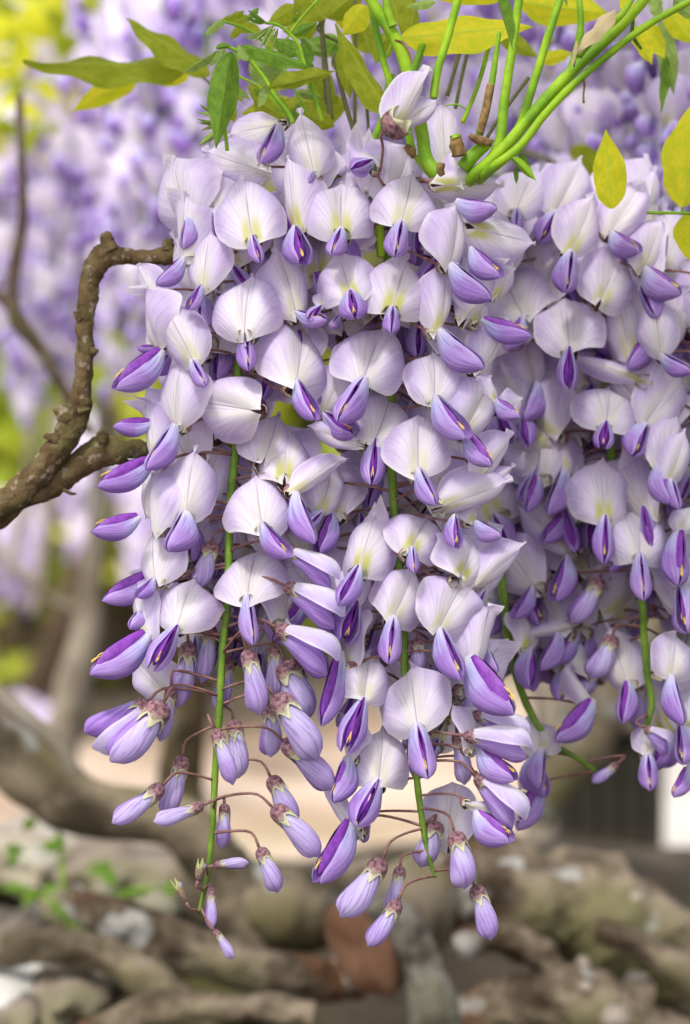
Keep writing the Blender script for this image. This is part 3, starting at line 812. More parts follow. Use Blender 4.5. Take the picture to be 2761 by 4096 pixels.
q = dict(lod=0)
floret(Cc, '7', 345, 720, 470, 375, 400, (335, 905), yaw=-4, kind='r', z=-10, **q)
floret(Cc, '7', 600, 740, 790, 385, 370, (470, 965), yaw=8, kind='r', z=-6, wyaw=20, **q)
floret(Dc, '7', 700, 1005, 880, 645, 310, (635, 1310), yaw=8, kind='o', z=-14, wyaw=14, ww=.75, **q)
floret(Dc, '7', 965, 880, 1160, 550, 320, (1130, 1055), yaw=6, kind='o', z=-6, wyaw=50, ww=.8, **q)
floret(Dc, '7', 1210, 740, 1290, 455, 210, None, yaw=20, kind='l', z=10)
floret(Dc, '7', 1190, 1115, 1330, 770, 320, (1385, 1345), yaw=14, kind='o', z=-8, wyaw=55, ww=.8, **q)
floret(Dc, '7', 900, 1330, 1045, 1020, 410, None, yaw=4, kind='w', z=-12)
floret(Dc, '7', 690, 1645, 702, 1275, 450, (665, 1955), yaw=0, kind='r', z=-14, wyaw=6, ww=.62, **q)
floret(Ec, '7', 1300, 1690, 1260, 1325, 270, (1490, 1840), yaw=-20, kind='o', z=-8, wyaw=30, **q)
floret(Ec, '7', 1385, 1610, 1500, 1280, 230, None, yaw=20, kind='f', z=0)
floret(Cc, '7', 465, 1880, 400, 1535, 290, (420, 2160), yaw=12, kind='r', z=2, wyaw=-40, ww=.8, **q)
floret(Dc, '7', 935, 2140, 1010, 1842, 460, (900, 2340), yaw=0, kind='w', z=-16, wyaw=0, ww=.8, **q)
floret(Dc, '7', 1165, 1845, 760, 1690, 130, None, yaw=30, kind='l', z=-8, sgn=1)
floret(Dc, '7', 1200, 2150, 1430, 1795, 350, (1065, 2370), yaw=4, kind='r', z=-8, wyaw=40, ww=.85, **q)
floret(Cc, '8', 660, 290, 590, -20, 340, (575, 625), yaw=6, kind='r', z=-6, wyaw=-40, ww=.62, **q)
floret(Ec, '8', 1290, 250, 1440, -80, 290, (1320, 545), yaw=10, kind='o', z=-6, wyaw=35, ww=.8, **q)
floret(Ec, '8', 1365, 355, 1490, 50, 250, (1395, 575), yaw=6, kind='r', z=-10, wyaw=20, **q)
floret(Dc, '8', 930, 600, 905, 258, 410, (900, 935), yaw=-4, kind='w', z=-10, wyaw=8, ww=.55, **q)
floret(Dc, '8', 1160, 852, 1197, 522, 470, (1165, 1188), yaw=2, kind='w', z=-16, wyaw=4, ww=.58, **q)
floret(Cc, '8', 700, 828, 400, 560, 190, (610, 1190), yaw=20, kind='l', z=-4, wyaw=-50, ww=.66, sgn=1, wbase=(680, 870), **q)
floret(Ec, '8', 1430, 700, 1500, 520, 190, (1375, 1085), yaw=-20, kind='r', z=-6, wyaw=60, ww=.7, **q)
floret(Ec, '8', 1430, 1070, 1500, 875, 200, (1500, 1390), yaw=4, kind='r', z=-8, wyaw=-40, ww=.9, **q)
floret(Ec, '8', 1370, 1662, 1420, 1400, 310, (1400, 2005), yaw=4, kind='w', z=-14, wyaw=36, ww=.62, **q)
floret(Cc, '8', 420, 1050, 440, 735, 280, (485, 1345), yaw=4, kind='r', z=6, wyaw=20, **q)
floret(Dc, '8', 1000, 1450, 1000, 1160, 345, None, yaw=4, kind='r', z=16)
floret(Cc, '8', 810, 1640, 670, 1375, 185, None, yaw=20, kind='l', z=-2, sgn=1)
floret(Cc, '8', 845, 1860, 700, 1610, 110, (610, 2130), yaw=40, kind='l', z=-6, wyaw=-70, ww=.8, sgn=1, wbase=(800, 1890), **q)
wings_only(Cc, '8', 430, 1480, 390, 1770, z=-6, wyaw=50, ww=.72)
floret(Cc, '8', 720, 1335, 380, 1430, 130, None, yaw=30, kind='l', z=-6, sgn=1)
wings_only(Cc, '8', 640, 1640, 600, 1840, z=4, wyaw=30)
floret(Cc, '8', 520, 2155, 480, 1960, 280, (450, 2420), yaw=4, kind='w', z=-6, wyaw=40, **q)
bud(Dc, '8', 1190, 2010, 1380, 2125, 120, z=-10, open_=True, yaw=10)
wings_only(Dc, '8', 1210, 2185, 1215, 2440, z=-8, wyaw=0, ww=.85)
wings_only(Ec, '8', 1440, 1985, 1480, 2260, z=-10, wyaw=-50, ww=.8)
wings_only(Ec, 'R', 1560, 750, 1510, 890, z=-6, wyaw=-60, ww=.9)
bud(Dc, '8', 1150, 1690, 1160, 2000, 110, z=10)
bud(Dc, '8', 900, 1010, 760, 1320, 150, z=8)
bud(Dc, '8', 985, 1390, 890, 1680, 150, z=4)
bud(Cc, '8', 860, 1630, 800, 1800, 130, z=4)
bud(Cc, 'R', 1245, 730, 1145, 822, 55, z=0)
floret(Cc, 'R', 870, 860, 860, 780, 90, (800, 1040), yaw=40, kind='l', z=-4, wyaw=-70, ww=.8)
floret(Cc, 'R', 870, 690, 900, 600, 110, (880, 890), yaw=10, kind='l', z=-2, wyaw=40, ww=.8)
xr_lim = (1980, 2760)
inner(Cc, 84, (900, 2700), 480, (6, 50), 8)
inner(Dc, 92, (900, 2550), 470, (6, 50), 9)
xr_lim = (2380, 2860)
inner(Ec, 56, (1050, 2950), 360, (0, 60), 10)
# ------------------------------------------------------------------ flowering shoot: green stems, nodes and tendrils at the top
def P3(c, pts, d, scl=1):
    return [at(px(c, *p[:2]), d + (p[2] / 1000. if len(p) > 2 else 0)) for p in pts]

def rr(c, r, d=1.0):
    return r * CR[c][2] * d / FPX

shoot = tag(empty('vine_shoot', at(px('C' if 0 else 'D', 1090, 390), 1.01)), 'bright green vine shoot fanning upward from the brown nodes above the flowers', 'vine')
SO = shoot.location.copy()
def stem(c, pts, d, r, mat=None, nm='stem', par=None, bumpy=.10):
    par = par or shoot; o = par.location
    P = [p - o for p in P3(c, pts, d)]
    R_ = [rr(c, x, d) * .97 for x in r] if isinstance(r, (list, tuple)) else [rr(c, r, d)] * len(P)
    return tube(nm, P, R_, mat or M_STEM, par, ring=9, bumpy=bumpy, freq=140., nseg=7 * len(P))
stem('M', [(870, -60), (960, 90), (1050, 230), (1110, 400), (1160, 600), (1195, 750), (1220, 900), (1290, 1010), (1340, 1120, 16)], 1.008, [34, 36, 38, 38, 38, 40, 42, 44, 36])
stem('M', [(985, -60), (1000, 60), (1030, 150)], 1.006, [24, 24, 28])
stem('M', [(890, -40), (930, 150), (985, 380), (1045, 560), (1100, 700), (1140, 860)], 1.016, [20, 22, 22, 22, 24, 26])
stem('M', [(1020, 420), (960, 700), (880, 870)], 1.03, 22)
stem('M', [(1200, 250), (1150, 400), (1120, 520)], 1.02, 20)
stem('N', [(260, -60), (190, 200), (130, 400), (105, 560)], 1.004, 24)
stem('N', [(600, -60), (560, 240), (510, 560), (470, 850), (330, 1000, 2), (240, 1110, 14)], 1.0, [24, 26, 28, 32, 38, 34])
stem('N', [(845, -60), (745, 250), (650, 560), (590, 730), (480, 900), (400, 1010, 8)], 1.006, [24, 25, 25, 27, 30, 26])
stem('N', [(1360, -60), (1130, 190), (880, 420), (660, 660), (500, 850), (340, 1000, 4), (230, 1110, 18)], .996, [30, 33, 36, 36, 36, 40, 34])
stem('N', [(1640, -30), (1300, 160), (960, 430), (750, 640), (600, 830), (440, 960), (330, 1060, 20)], .992, [20, 22, 24, 24, 26, 30, 28])
stem('N', [(930, -60), (945, 120), (930, 260), (890, 400)], .998, [18, 20, 24, 30])
stem('N', [(1270, -60), (1170, 90), (1040, 190), (930, 320)], .99, [16, 20, 22, 26], M_STEM)
for pts, r, dd in (([(600, -60), (640, 300), (680, 680)], 14, 1.05), ([(690, 300), (750, 560), (810, 760)], 14, 1.04), ([(812, -40), (815, 400), (812, 740)], 11, 1.05),
                   ([(1450, 150), (1400, 330), (1340, 545)], 13, 1.04), ([(1490, 160), (1430, 400), (1385, 620)], 11, 1.05), ([(860, 450), (880, 600), (890, 740)], 10, 1.06),
                   ([(640, 60), (625, 200), (640, 420), (660, 660)], 13, 1.06)):
    stem('M', pts, dd, r, M_STEMD)
for pts, r, dd in (([(440, 190), (360, 480), (270, 700)], 13, 1.03), ([(480, 180), (430, 520), (365, 770)], [14, 20, 26], 1.012), ([(650, 440), (500, 640), (400, 800)], 11, 1.03),
                   ([(60, 250), (10, 380), (-30, 470)], 14, 1.03)):
    stem('N', pts, dd, r, M_STEM if r != 11 else M_STEMD)
stem('N', [(430, 480), (405, 620), (370, 760)], 1.004, [24, 26, 22], M_SCALE, 'bud_scale')
stem('M', [(480, 290), (560, 470), (600, 600), (625, 690)], 1.012, 12)
stem('2', [(518, 850), (528, 980), (535, 1110)], 1.022, [24, 26, 26])
# thick green base where the stems join, and its brown stubs
stem('N', [(270, 960), (340, 880), (420, 810)], 1.0, [40, 44, 34])
stem('N', [(20, 880), (90, 970), (150, 1010), (260, 1000)], 1.012, [36, 40, 40, 40])
stem('N', [(440, 820), (350, 795), (310, 770)], .996, [20, 24, 18], M_SCALE, 'bud_scale', bumpy=.5)
stem('N', [(235, 770), (240, 820), (250, 890)], .996, [36, 44, 38], M_SCALE, 'bud_scale', bumpy=.6)
stem('N', [(228, 765), (235, 785)], .995, [26, 34], M_STEM, 'bud', bumpy=.5)
stem('N', [(150, 930), (145, 970), (160, 1000)], .995, [22, 24, 16], M_SCALE, 'bud_scale', bumpy=.5)
stem('M', [(1100, 830), (1130, 860), (1150, 900)], .998, [16, 28, 14], M_SCALE, 'bud_scale', bumpy=.4)
stem('M', [(1040, 228), (1090, 250), (1120, 300), (1140, 360)], .998, [5, 9, 8, 4], M_SCALE, 'bud_scale', bumpy=.4)
stem('N', [(945, 415), (965, 480), (960, 540), (962, 588)], .992, [7, 8, 6, 8], M_SCALE, 'tendril')
stem('N', [(905, 380), (925, 290), (970, 215)], .99, 5, M_SCALE, 'tendril')
stem('M', [(1330, 600), (1400, 596), (1450, 625)], 1.0, [5, 5, 3], M_STEM, 'tendril')

# ------------------------------------------------------------------ leaves
def leaf_mesh(seed, fold=18, wave=.05, droop=.10, ratio=1.0, mat=None, twist=0):
    r = random.Random(seed); nv, nu = 19, 11
    v = np.linspace(0, 1, nv)
    h = sm([(0, .06), (.06, .45), (.18, .85), (.35, 1), (.55, .92), (.75, .62), (.88, .28), (.95, .10), (1, .01)], v) * .5
    u = np.linspace(-1, 1, nu); U, Vg = np.meshgrid(u, v); H = h[:, None] * np.ones_like(U)
    x = U * H; a = np.abs(U)
    z = -np.abs(x) * math.sin(rad(fold)); z += wave * np.sin(16 * Vg + r.uniform(0, 6) + (U > 0) * 1.5) * a ** 1.5 * .6
    z -= .04 * np.cos(22 * np.pi * Vg / 2) * 0
    z -= droop * Vg ** 2
    x = x * math.cos(rad(fold)) * (1 + .05 * np.sin(11 * Vg + r.uniform(0, 6)))
    tw = rad(twist) * Vg
    x, z = x * np.cos(tw) - z * np.sin(tw), x * np.sin(tw) + z * np.cos(tw)
    V = np.stack([x, Vg + 0 * x, z], -1).reshape(-1, 3)
    uv = np.stack([.5 + U * .5, Vg], -1).reshape(-1, 2)
    return mesh_from('leaflet', V, gfaces(nv, nu), mat, uv, a.reshape(-1))

LEAFLIB = {}
def leaflet(par, c, bx, by, tx, ty, wd, d, mat, roll=0, pitch=0, fold=18, wave=.05, droop=.1, twist=0, curve=None):
    K[0] += 1
    B = at(px(c, bx, by), d); mpp = CR[c][2] * d / FPX
    dx, dy = (tx - bx) * mpp, -(ty - by) * mpp; L = math.hypot(dx, dy)
    Y = cv(dx, dy, -math.tan(rad(pitch)) * L); Lt = Y.length
    X0, Y1, Z0 = frame(Y, -FWD)
    Zt = Z0 * math.cos(rad(roll)) + X0 * math.sin(rad(roll))
    X, Y1, Z = frame(Y, Zt)
    W = wd * mpp / max(.35, math.cos(rad(roll)))
    key = (mat.name, fold, wave, droop, twist, K[0] % 3)
    if key not in LEAFLIB: LEAFLIB[key] = leaf_mesh(K[0], fold, wave, droop, mat=mat, twist=twist)
    return link('leaflet', LEAFLIB[key], par, mat4(X * W, Y1 * Lt, Z * (W * .6 + Lt * .4), B - par.location))

def leafthing(label, c, x, y, d, group=None):
    return tag(empty('compound_leaf', at(px(c, x, y), d)), label, 'leaf', group)

t = leafthing('blurred olive leaf spray pointing left over the pale blossoms at upper left', 'L', 1150, 420, 1.10)
leaflet(t, 'L', 1020, 365, 60, 352, 190, 1.10, M_LEAF_O, roll=35, wave=.09, droop=.02)
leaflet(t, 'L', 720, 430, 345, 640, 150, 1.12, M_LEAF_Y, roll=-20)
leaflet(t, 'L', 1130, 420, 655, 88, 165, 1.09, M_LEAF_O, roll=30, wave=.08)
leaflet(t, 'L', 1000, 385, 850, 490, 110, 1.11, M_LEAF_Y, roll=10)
stem('L', [(950, 330), (1060, 420), (1160, 500)], 1.10, 9, M_STEMD, 'leaf_stalk', t)

t = leafthing('young green leaf with one hanging pointed leaflet left of the flower heads', 'L', 1240, 280, 1.0)
stem('L', [(1180, 275), (1245, 272), (1350, 340), (1440, 450), (1500, 550), (1570, 640), (1600, 700)], 1.003, [7, 10, 11, 12, 13, 14, 15], M_STEM, 'leaf_stalk', t)
leaflet(t, 'L', 1250, 295, 1165, 845, 185, .994, M_LEAF_G, roll=-12, fold=22, droop=.05)
for tx, ty, bx, by, w_ in ((1113, 470, 1195, 275, 40), (1125, 420, 1210, 275, 34), (1190, 620, 1150, 400, 46), (1110, 380, 1180, 280, 30), (1150, 480, 1215, 290, 34)):
    leaflet(t, 'L', bx, by, tx, ty, w_, .998, M_LEAF_P, roll=50, fold=50, wave=.02)
leaflet(t, 'L', 1170, 283, 952, 415, 52, 1.0, M_LEAF_P, roll=30, fold=40)
leaflet(t, 'L', 1160, 275, 1250, 262, 42, 1.002, M_LEAF_G, roll=30, fold=30)
leaflet(t, 'M', 205, 345, 150, 245, 60, 1.0, M_LEAF_P, roll=40)
leaflet(t, 'M', 165, 262, 580, 378, 105, 1.002, M_LEAF_G, roll=-25, wave=.07)
leaflet(t, 'M', 210, 360, 430, 440, 190, 1.014, M_LEAF_P, roll=-10, wave=.06)
leaflet(t, 'M', 320, 500, 715, 412, 100, 1.002, M_LEAF_O, roll=30, wave=.09)
leaflet(t, 'M', 300, 490, 255, 615, 60, 1.006, M_LEAF_P, roll=40)

t = leafthing('tuft of downy unfolding leaflets curling left below the hanging leaflet', 'L', 1205, 720, 1.005)
for tx, ty, bx, by, w_ in ((1062, 588, 1190, 665, 36), (1045, 640, 1195, 690, 30), (1050, 672, 1200, 700, 30), (1070, 748, 1195, 715, 30), (1045, 695, 1200, 700, 22), (1058, 835, 1200, 740, 52), (1120, 820, 1205, 700, 40)):
    leaflet(t, 'L', bx, by, tx, ty, w_, 1.002 + rnd.uniform(-.002, .003), M_LEAF_P, roll=rnd.uniform(-30, 30), fold=40, wave=.02)
stem('L', [(1200, 690), (1215, 760), (1225, 860)], 1.006, [9, 11, 12], M_STEM, 'leaf_stalk', t)

t = leafthing('small cluster of curling leaflets on an arched stalk above the hanging leaflet', 'L', 1490, 150, 1.006)
stem('M', [(300, 130), (370, 140), (440, 190), (495, 260), (520, 350), (560, 470)], 1.008, [8, 9, 10, 11, 12, 12], M_STEM, 'leaf_stalk', t)
for tx, ty, bx, by, w_ in ((200, 50, 310, 130, 40), (185, 90, 300, 130, 30), (175, 215, 350, 140, 50), (275, 275, 345, 150, 36), (300, 290, 365, 160, 28), (345, 280, 375, 160, 26), (240, 240, 340, 150, 30)):
    leaflet(t, 'M', bx, by, tx, ty, w_, 1.006 + rnd.uniform(-.002, .002), M_LEAF_P if ty > 200 else M_LEAF_G, roll=rnd.uniform(-40, 40), fold=40, wave=.02)
leaflet(t, 'M', 500, 300, 335, 215, 120, 1.014, M_LEAF_G, roll=20)
leaflet(t, 'M', 460, 200, 600, 130, 60, 1.012, M_LEAF_G, roll=20)

t = leafthing('olive leaf with broad shaded leaflets behind the stems at top centre', 'M', 640, 150, 1.05)
stem('M', [(640, -40), (640, 90), (600, 160), (640, 200), (720, 240)], 1.05, 9, M_STEMD, 'leaf_stalk', t)
for a in ((745, 245, 500, 262, 150, M_LEAF_G, 10), (600, 150, 400, 180, 150, M_LEAF_O, -15), (480, 30, 310, 135, 110, M_LEAF_O, 10), (640, 110, 480, -130, 230, M_LEAF_O, 0), (650, 100, 900, -110, 190, M_LEAF_O, 15),
          (880, 30, 740, 200, 160, M_LEAF_Y, 10), (990, 190, 930, 360, 150, M_LEAF_O, 0), (760, 600, 330, 600, 260, M_LEAF_O, 20), (740, 250, 780, 560, 120, M_LEAF_O, 10),
          (480, 600, 160, 640, 190, M_LEAF_O, 15), (240, 560, 470, 700, 190, M_LEAF_O, 0), (900, 130, 860, 260, 80, M_LEAF_O, 30)):
    leaflet(t, 'M', *a[:5], 1.03 + rnd.uniform(0, .05), a[5], roll=a[6])
for a in ((420, 470, 260, 330, 150, M_LEAF_P, 10), (560, 420, 700, 560, 170, M_LEAF_O, 0), (360, 560, 200, 480, 150, M_LEAF_O, 20), (900, 300, 840, 90, 160, M_LEAF_O, 20), (780, 420, 700, 240, 120, M_LEAF_G, 30), (520, 640, 700, 720, 150, M_LEAF_O, 0),
          (60, 560, 130, 700, 90, M_LEAF_O, 10), (1060, 120, 1010, -60, 150, M_LEAF_O, 0), (700, 60, 860, 160, 130, M_LEAF_Y, -10)):
    leaflet(t, 'M', *a[:5], 1.04 + rnd.uniform(0, .04), a[5], roll=a[6])
r_l = random.Random(31)
t2 = leafthing('tangle of small fresh green leaflets overlapping behind the small curled cluster', 'M', 400, 330, 1.03)
for k in range(26):
    bx0 = r_l.uniform(60, 640); by0 = r_l.uniform(40, 620); a_ = r_l.uniform(0, 6.28); L_ = r_l.uniform(90, 190)
    leaflet(t2, 'M', bx0, by0, bx0 + math.cos(a_) * L_, by0 + abs(math.sin(a_)) * L_, L_ * r_l.uniform(.32, .5), 1.02 + r_l.uniform(0, .05), r_l.choice([M_LEAF_G, M_LEAF_P, M_LEAF_O, M_LEAF_O]), roll=r_l.uniform(-50, 50), wave=.08, fold=r_l.choice((18, 35)))
for p_ in ([(60, 120), (250, 200), (420, 420), (560, 690)], [(640, -40), (470, 150), (380, 330), (360, 560)], [(120, 420), (300, 520), (420, 690)]):
    stem('M', p_, 1.03, 8, M_STEM, 'leaf_stalk', t2)
t = leafthing('long narrow olive leaf with bright rim leaning right beside the main stem', 'M', 1010, 640, 1.0)
leaflet(t, 'M', 1010, 660, 708, 130, 165, 1.0, M_LEAF_O, roll=25, fold=25, droop=.04)
stem('M', [(1005, 640), (1020, 700), (1010, 760)], 1.002, 6, M_STEM, 'leaf_stalk', t)
t = leafthing('large yellow leaf lit from behind across the stems at top centre', 'M', 1560, 190, 1.02)
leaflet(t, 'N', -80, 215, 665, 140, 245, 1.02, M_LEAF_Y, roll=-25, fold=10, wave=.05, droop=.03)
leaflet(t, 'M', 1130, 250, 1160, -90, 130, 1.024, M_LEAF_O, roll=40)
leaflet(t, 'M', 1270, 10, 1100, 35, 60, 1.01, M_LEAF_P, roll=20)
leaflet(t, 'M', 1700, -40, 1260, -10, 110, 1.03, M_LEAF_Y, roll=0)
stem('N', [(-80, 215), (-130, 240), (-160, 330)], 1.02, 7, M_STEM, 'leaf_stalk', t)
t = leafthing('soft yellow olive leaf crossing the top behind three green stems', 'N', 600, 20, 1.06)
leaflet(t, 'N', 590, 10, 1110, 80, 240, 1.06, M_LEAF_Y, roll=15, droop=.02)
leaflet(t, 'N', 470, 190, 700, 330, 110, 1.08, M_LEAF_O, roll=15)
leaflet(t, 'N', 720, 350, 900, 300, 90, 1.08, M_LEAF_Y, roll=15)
stem('N', [(590, 10), (520, -30), (470, -60)], 1.06, 8, M_STEM, 'leaf_stalk', t)
t = leafthing('narrow green leaflet hanging from the top edge over the yellow leaf', 'N', 465, -20, .99)
leaflet(t, 'N', 455, -60, 542, 285, 48, .985, M_LEAF_G, roll=50, fold=50)
leaflet(t, 'N', 830, -60, 868, 40, 30, .985, M_LEAF_P, roll=20, fold=50)
t = leafthing('dry papery bract caught on the dark green stem at upper right', 'N', 1130, 60, .985)
leaflet(t, 'N', 1140, 50, 900, 300, 95, .984, M_DRY, roll=30, wave=.1)
leaflet(t, 'N', 920, 230, 890, 385, 22, .984, M_DRY, roll=30)
t = leafthing('cluster of pale yellow green leaflets drooping below the stems at upper right', 'N', 1400, 100, 1.05)
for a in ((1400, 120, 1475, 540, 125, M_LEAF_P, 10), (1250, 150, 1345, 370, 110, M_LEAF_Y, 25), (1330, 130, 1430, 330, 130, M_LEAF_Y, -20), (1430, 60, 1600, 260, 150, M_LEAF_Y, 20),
          (1390, 100, 1370, -60, 90, M_LEAF_P, 20), (1480, -20, 1590, 120, 100, M_LEAF_P, 20), (1420, 300, 1390, 640, 60, M_LEAF_G, 40), (1250, 120, 1180, -60, 100, M_LEAF_Y, 10)):
    leaflet(t, 'N', *a[:5], 1.05 + rnd.uniform(-.01, .03), a[5], roll=a[6])
stem('N', [(1250, 170), (1330, 130), (1420, 90), (1600, 10)], 1.05, 9, M_STEM, 'leaf_stalk', t)
stem('N', [(1245, 110), (1240, 200), (1290, 280)], 1.0, [8, 14, 8], M_LEAF_G, 'leaf_stalk', t)
t = leafthing('bright yellow leaflet standing in front of the white banner right of the stems', 'N', 1150, 1120, 1.03)
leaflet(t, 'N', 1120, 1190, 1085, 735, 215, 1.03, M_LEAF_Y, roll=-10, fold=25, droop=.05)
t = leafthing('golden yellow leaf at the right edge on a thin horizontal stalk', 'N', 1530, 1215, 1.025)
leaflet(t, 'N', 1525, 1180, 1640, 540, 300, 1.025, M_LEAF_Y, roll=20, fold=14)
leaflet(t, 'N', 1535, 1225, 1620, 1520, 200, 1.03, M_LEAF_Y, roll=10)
stem('N', [(1320, 1212), (1450, 1214), (1640, 1216)], 1.026, 9, M_STEM, 'leaf_stalk', t)
stem('N', [(1525, 1180), (1520, 1215)], 1.026, 7, M_STEM, 'leaf_stalk', t)
t = leafthing('small fresh green leaflets pointing down just right of the stem base', 'N', 560, 890, .99)
leaflet(t, 'N', 550, 895, 690, 1035, 62, .99, M_STEM, roll=20, fold=30)
leaflet(t, 'N', 590, 870, 660, 1010, 44, .995, M_LEAF_G, roll=30)
leaflet(t, 'N', 570, 960, 575, 1050, 30, .994, M_LEAF_G, roll=30)

# a blurred leafy branch far behind at the upper left, leaves lit yellow
def leafspray(label, c, x0, y0, x1, y1, n, d, size, mats, seed, dz=.25, name='leafy_branch'):
    r = random.Random(seed)
    t = tag(empty(name, at(px(c, (x0 + x1) / 2, y0), d)), label, 'foliage' if name == 'leafy_branch' else name)
    for k in range(n):
        x = r.uniform(x0, x1); y = r.uniform(y0, y1); dd = d + r.uniform(-dz, dz)
        a = r.uniform(0, 6.28); L = size * r.uniform(.7, 1.3)
        leaflet(t, c, x, y, x + math.cos(a) * L, y + abs(math.sin(a)) * L, L * .5, dd, r.choice(mats), roll=r.uniform(-60, 60), droop=.1)
    for k in range(3):
        ya = y0 + (y1 - y0) * (k + .5) / 3
        stem(c, [(x0 - 60, ya - 50), ((x0 + x1) / 2, ya + 20), (x1, ya - 30)], d, 7, M_STEMD, 'twig', t)
    return t
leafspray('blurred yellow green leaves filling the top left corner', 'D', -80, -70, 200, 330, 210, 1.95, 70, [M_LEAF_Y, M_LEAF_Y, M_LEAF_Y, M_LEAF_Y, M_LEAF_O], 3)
leafspray('blurred olive leaves among violet blossoms right of the green stems', 'D', 1170, 330, 1560, 560, 26, 1.28, 90, [M_LEAF_O, M_LEAF_O, M_LEAF_Y], 4, .08)

# ------------------------------------------------------------------ out-of-focus racemes behind
def small_floret(seed):
    r = random.Random(seed)
    V = []; F = []; uvs = []; mi = []; eds = []
    nv, nu = 6, 6
    v = np.linspace(0, 1, nv); h = np.interp(v, *zip(*PROF_R)) * .5; u = np.linspace(-1, 1, nu)
    U, Vg = np.meshgrid(u, v); H = h[:, None] * np.ones_like(U)
    z = .10 * (np.abs(U) - U ** 2) - .1 * Vg ** 2 - .12 * U ** 4 * H
    f = rad(r.uniform(5, 30)); x = U * H * math.cos(f); z = z - np.abs(U * H) * math.sin(f)
    V.append(np.stack([x, Vg, z], -1).reshape(-1, 3)); uvs.append(np.stack([.5 + U * H, Vg], -1).reshape(-1, 2)); F += gfaces(nv, nu); mi += [0] * len(F); eds.append(np.zeros(nv * nu))
    for s in (-1, 1):
        Vw, Fw, uw, ew = wing_arrays(s, gap=22, nu=5, nv=6)
        a = rad(r.uniform(130, 160)); Vw = Vw * (.5 if seed < 20 else .62)
        y = Vw[:, 1] * math.cos(a) - Vw[:, 2] * math.sin(a); zz = Vw[:, 1] * math.sin(a) + Vw[:, 2] * math.cos(a)
        Vw = np.stack([Vw[:, 0], y, zz], -1)
        n = sum(len(q_) for q_ in V); F += [tuple(i + n for i in f_) for f_ in Fw]; mi += [1] * len(Fw); V.append(Vw); uvs.append(uw); eds.append(ew * 0)
    return mesh_from('floret', np.vstack(V), F, ([M_STDF, M_WINGF] if seed < 20 else [M_STD, M_WING]), np.vstack(uvs), np.concatenate(eds), midx=mi)
M_STDF = make_standard('standard_petal_pale_lit', .5, rim=(.76, .66, .87), mid=(.93, .89, .95))  # paler far banners and wings: sunlit brightness is put into their colour
M_WINGF = make_wing('wing_petal_pale_lit', top=(.60, .58, .86), tip=(.42, .26, .68))
SF = [small_floret(k) for k in range(6)]
SFD = [small_floret(k + 20) for k in range(6)]
def far_raceme(c, x, y, length, d, n, rad_px, label, group, seed, size=150, lib=None):
    r = random.Random(seed)
    top = at(px(c, x, y), d)
    t = tag(empty('distant_raceme', top), label, 'flower cluster', group)
    mpp = CR[c][2] * d / FPX
    Lm = length * mpp; lean = r.uniform(-.06, .06)
    tube('rachis', [Vector((0, 0, 0)), Vector((lean * Lm * .5, 0, -Lm * .5)), Vector((lean * Lm, 0, -Lm))], [.0018, .0016, .0008], M_RACH, t, ring=5, nseg=6)
    for k in range(n):
        f = (k + r.random()) / n; az = r.uniform(0, 2 * math.pi); R_ = rad_px * mpp * (1 - .45 * f ** 2) * r.uniform(.55, 1)
        o = Vector((math.cos(az), math.sin(az), 0))
        p = Vector((lean * Lm * f, 0, -Lm * f)) + o * R_
        Y = Vector((0, 0, 1)) + o * r.uniform(.1, .6) + Vector((r.uniform(-.3, .3), r.uniform(-.3, .3), 0))
        X, Y, Z = frame(Y, o)
        s = size * mpp * (1 - .35 * f) * r.uniform(.85, 1.1)
        link('floret', r.choice(lib or SF), t, mat4(X * s, Y * s, Z * s, p))
G1 = 'out of focus racemes behind the branch at left'
L1 = 'out of focus lilac raceme hanging among others behind the bare branch at left'
sd_ = 100
for x, y, ln, d in ((70, 150, 700, 1.95), (150, 60, 640, 1.85), (230, -60, 620, 1.75), (300, 60, 620, 1.65), (370, -40, 560, 1.6), (430, 120, 520, 1.62), (480, -100, 560, 1.55), (340, 260, 500, 1.75),
                    (200, 260, 560, 1.9), (110, 330, 560, 2.0), (30, 360, 600, 2.05), (280, 420, 460, 1.85), (400, 340, 450, 1.9), (180, 470, 380, 2.1), (-10, 250, 500, 1.9), (520, 100, 400, 1.7),
                     (260, 100, 500, 1.9), (450, 520, 420, 2.2)):
    sd_ += 1; far_raceme('D', x, y, ln, d, 44, 95 / (d / 1.7), L1, G1, sd_, 120 / (d / 1.6), (SFD if x > 330 and y < 300 else SF + SF + SFD))
G2 = 'out of focus racemes behind the green stems at top'
L2 = 'out of focus violet raceme hanging behind the green stems at the top'
for x, y, ln, d in ((620, -120, 520, 1.55), (720, -60, 480, 1.5), (830, -140, 560, 1.45), (930, -60, 520, 1.5), (1040, -120, 560, 1.4), (1150, -60, 480, 1.35), (1260, -140, 520, 1.3), (1340, 20, 440, 1.25), (1440, -80, 480, 1.25),
                    (1530, 60, 420, 1.2), (1220, 120, 400, 1.4), (1400, 180, 420, 1.3), (1500, 260, 420, 1.35), (1320, 260, 560, 1.3), (1130, 250, 600, 1.35), (1560, 420, 500, 1.3), (1590, -120, 420, 1.2), (780, 60, 500, 1.6), (960, 100, 500, 1.5)):
    sd_ += 1; far_raceme('D', x, y, ln, d, 46, 85, L2, G2, sd_, 125 / (d / 1.3), SF + SFD)
G3 = 'far pale racemes low at left'
L3 = 'very blurred pale mauve raceme far off, low at left under the branch'
for x, y, ln, d in ((190, 1000, 260, 2.9), (330, 1080, 260, 2.9), (40, 1180, 200, 3.0), (60, 1640, 130, 2.8)):
    sd_ += 1; far_raceme('D', x, y, ln, d, 34, 60, L3, G3, sd_, 75)

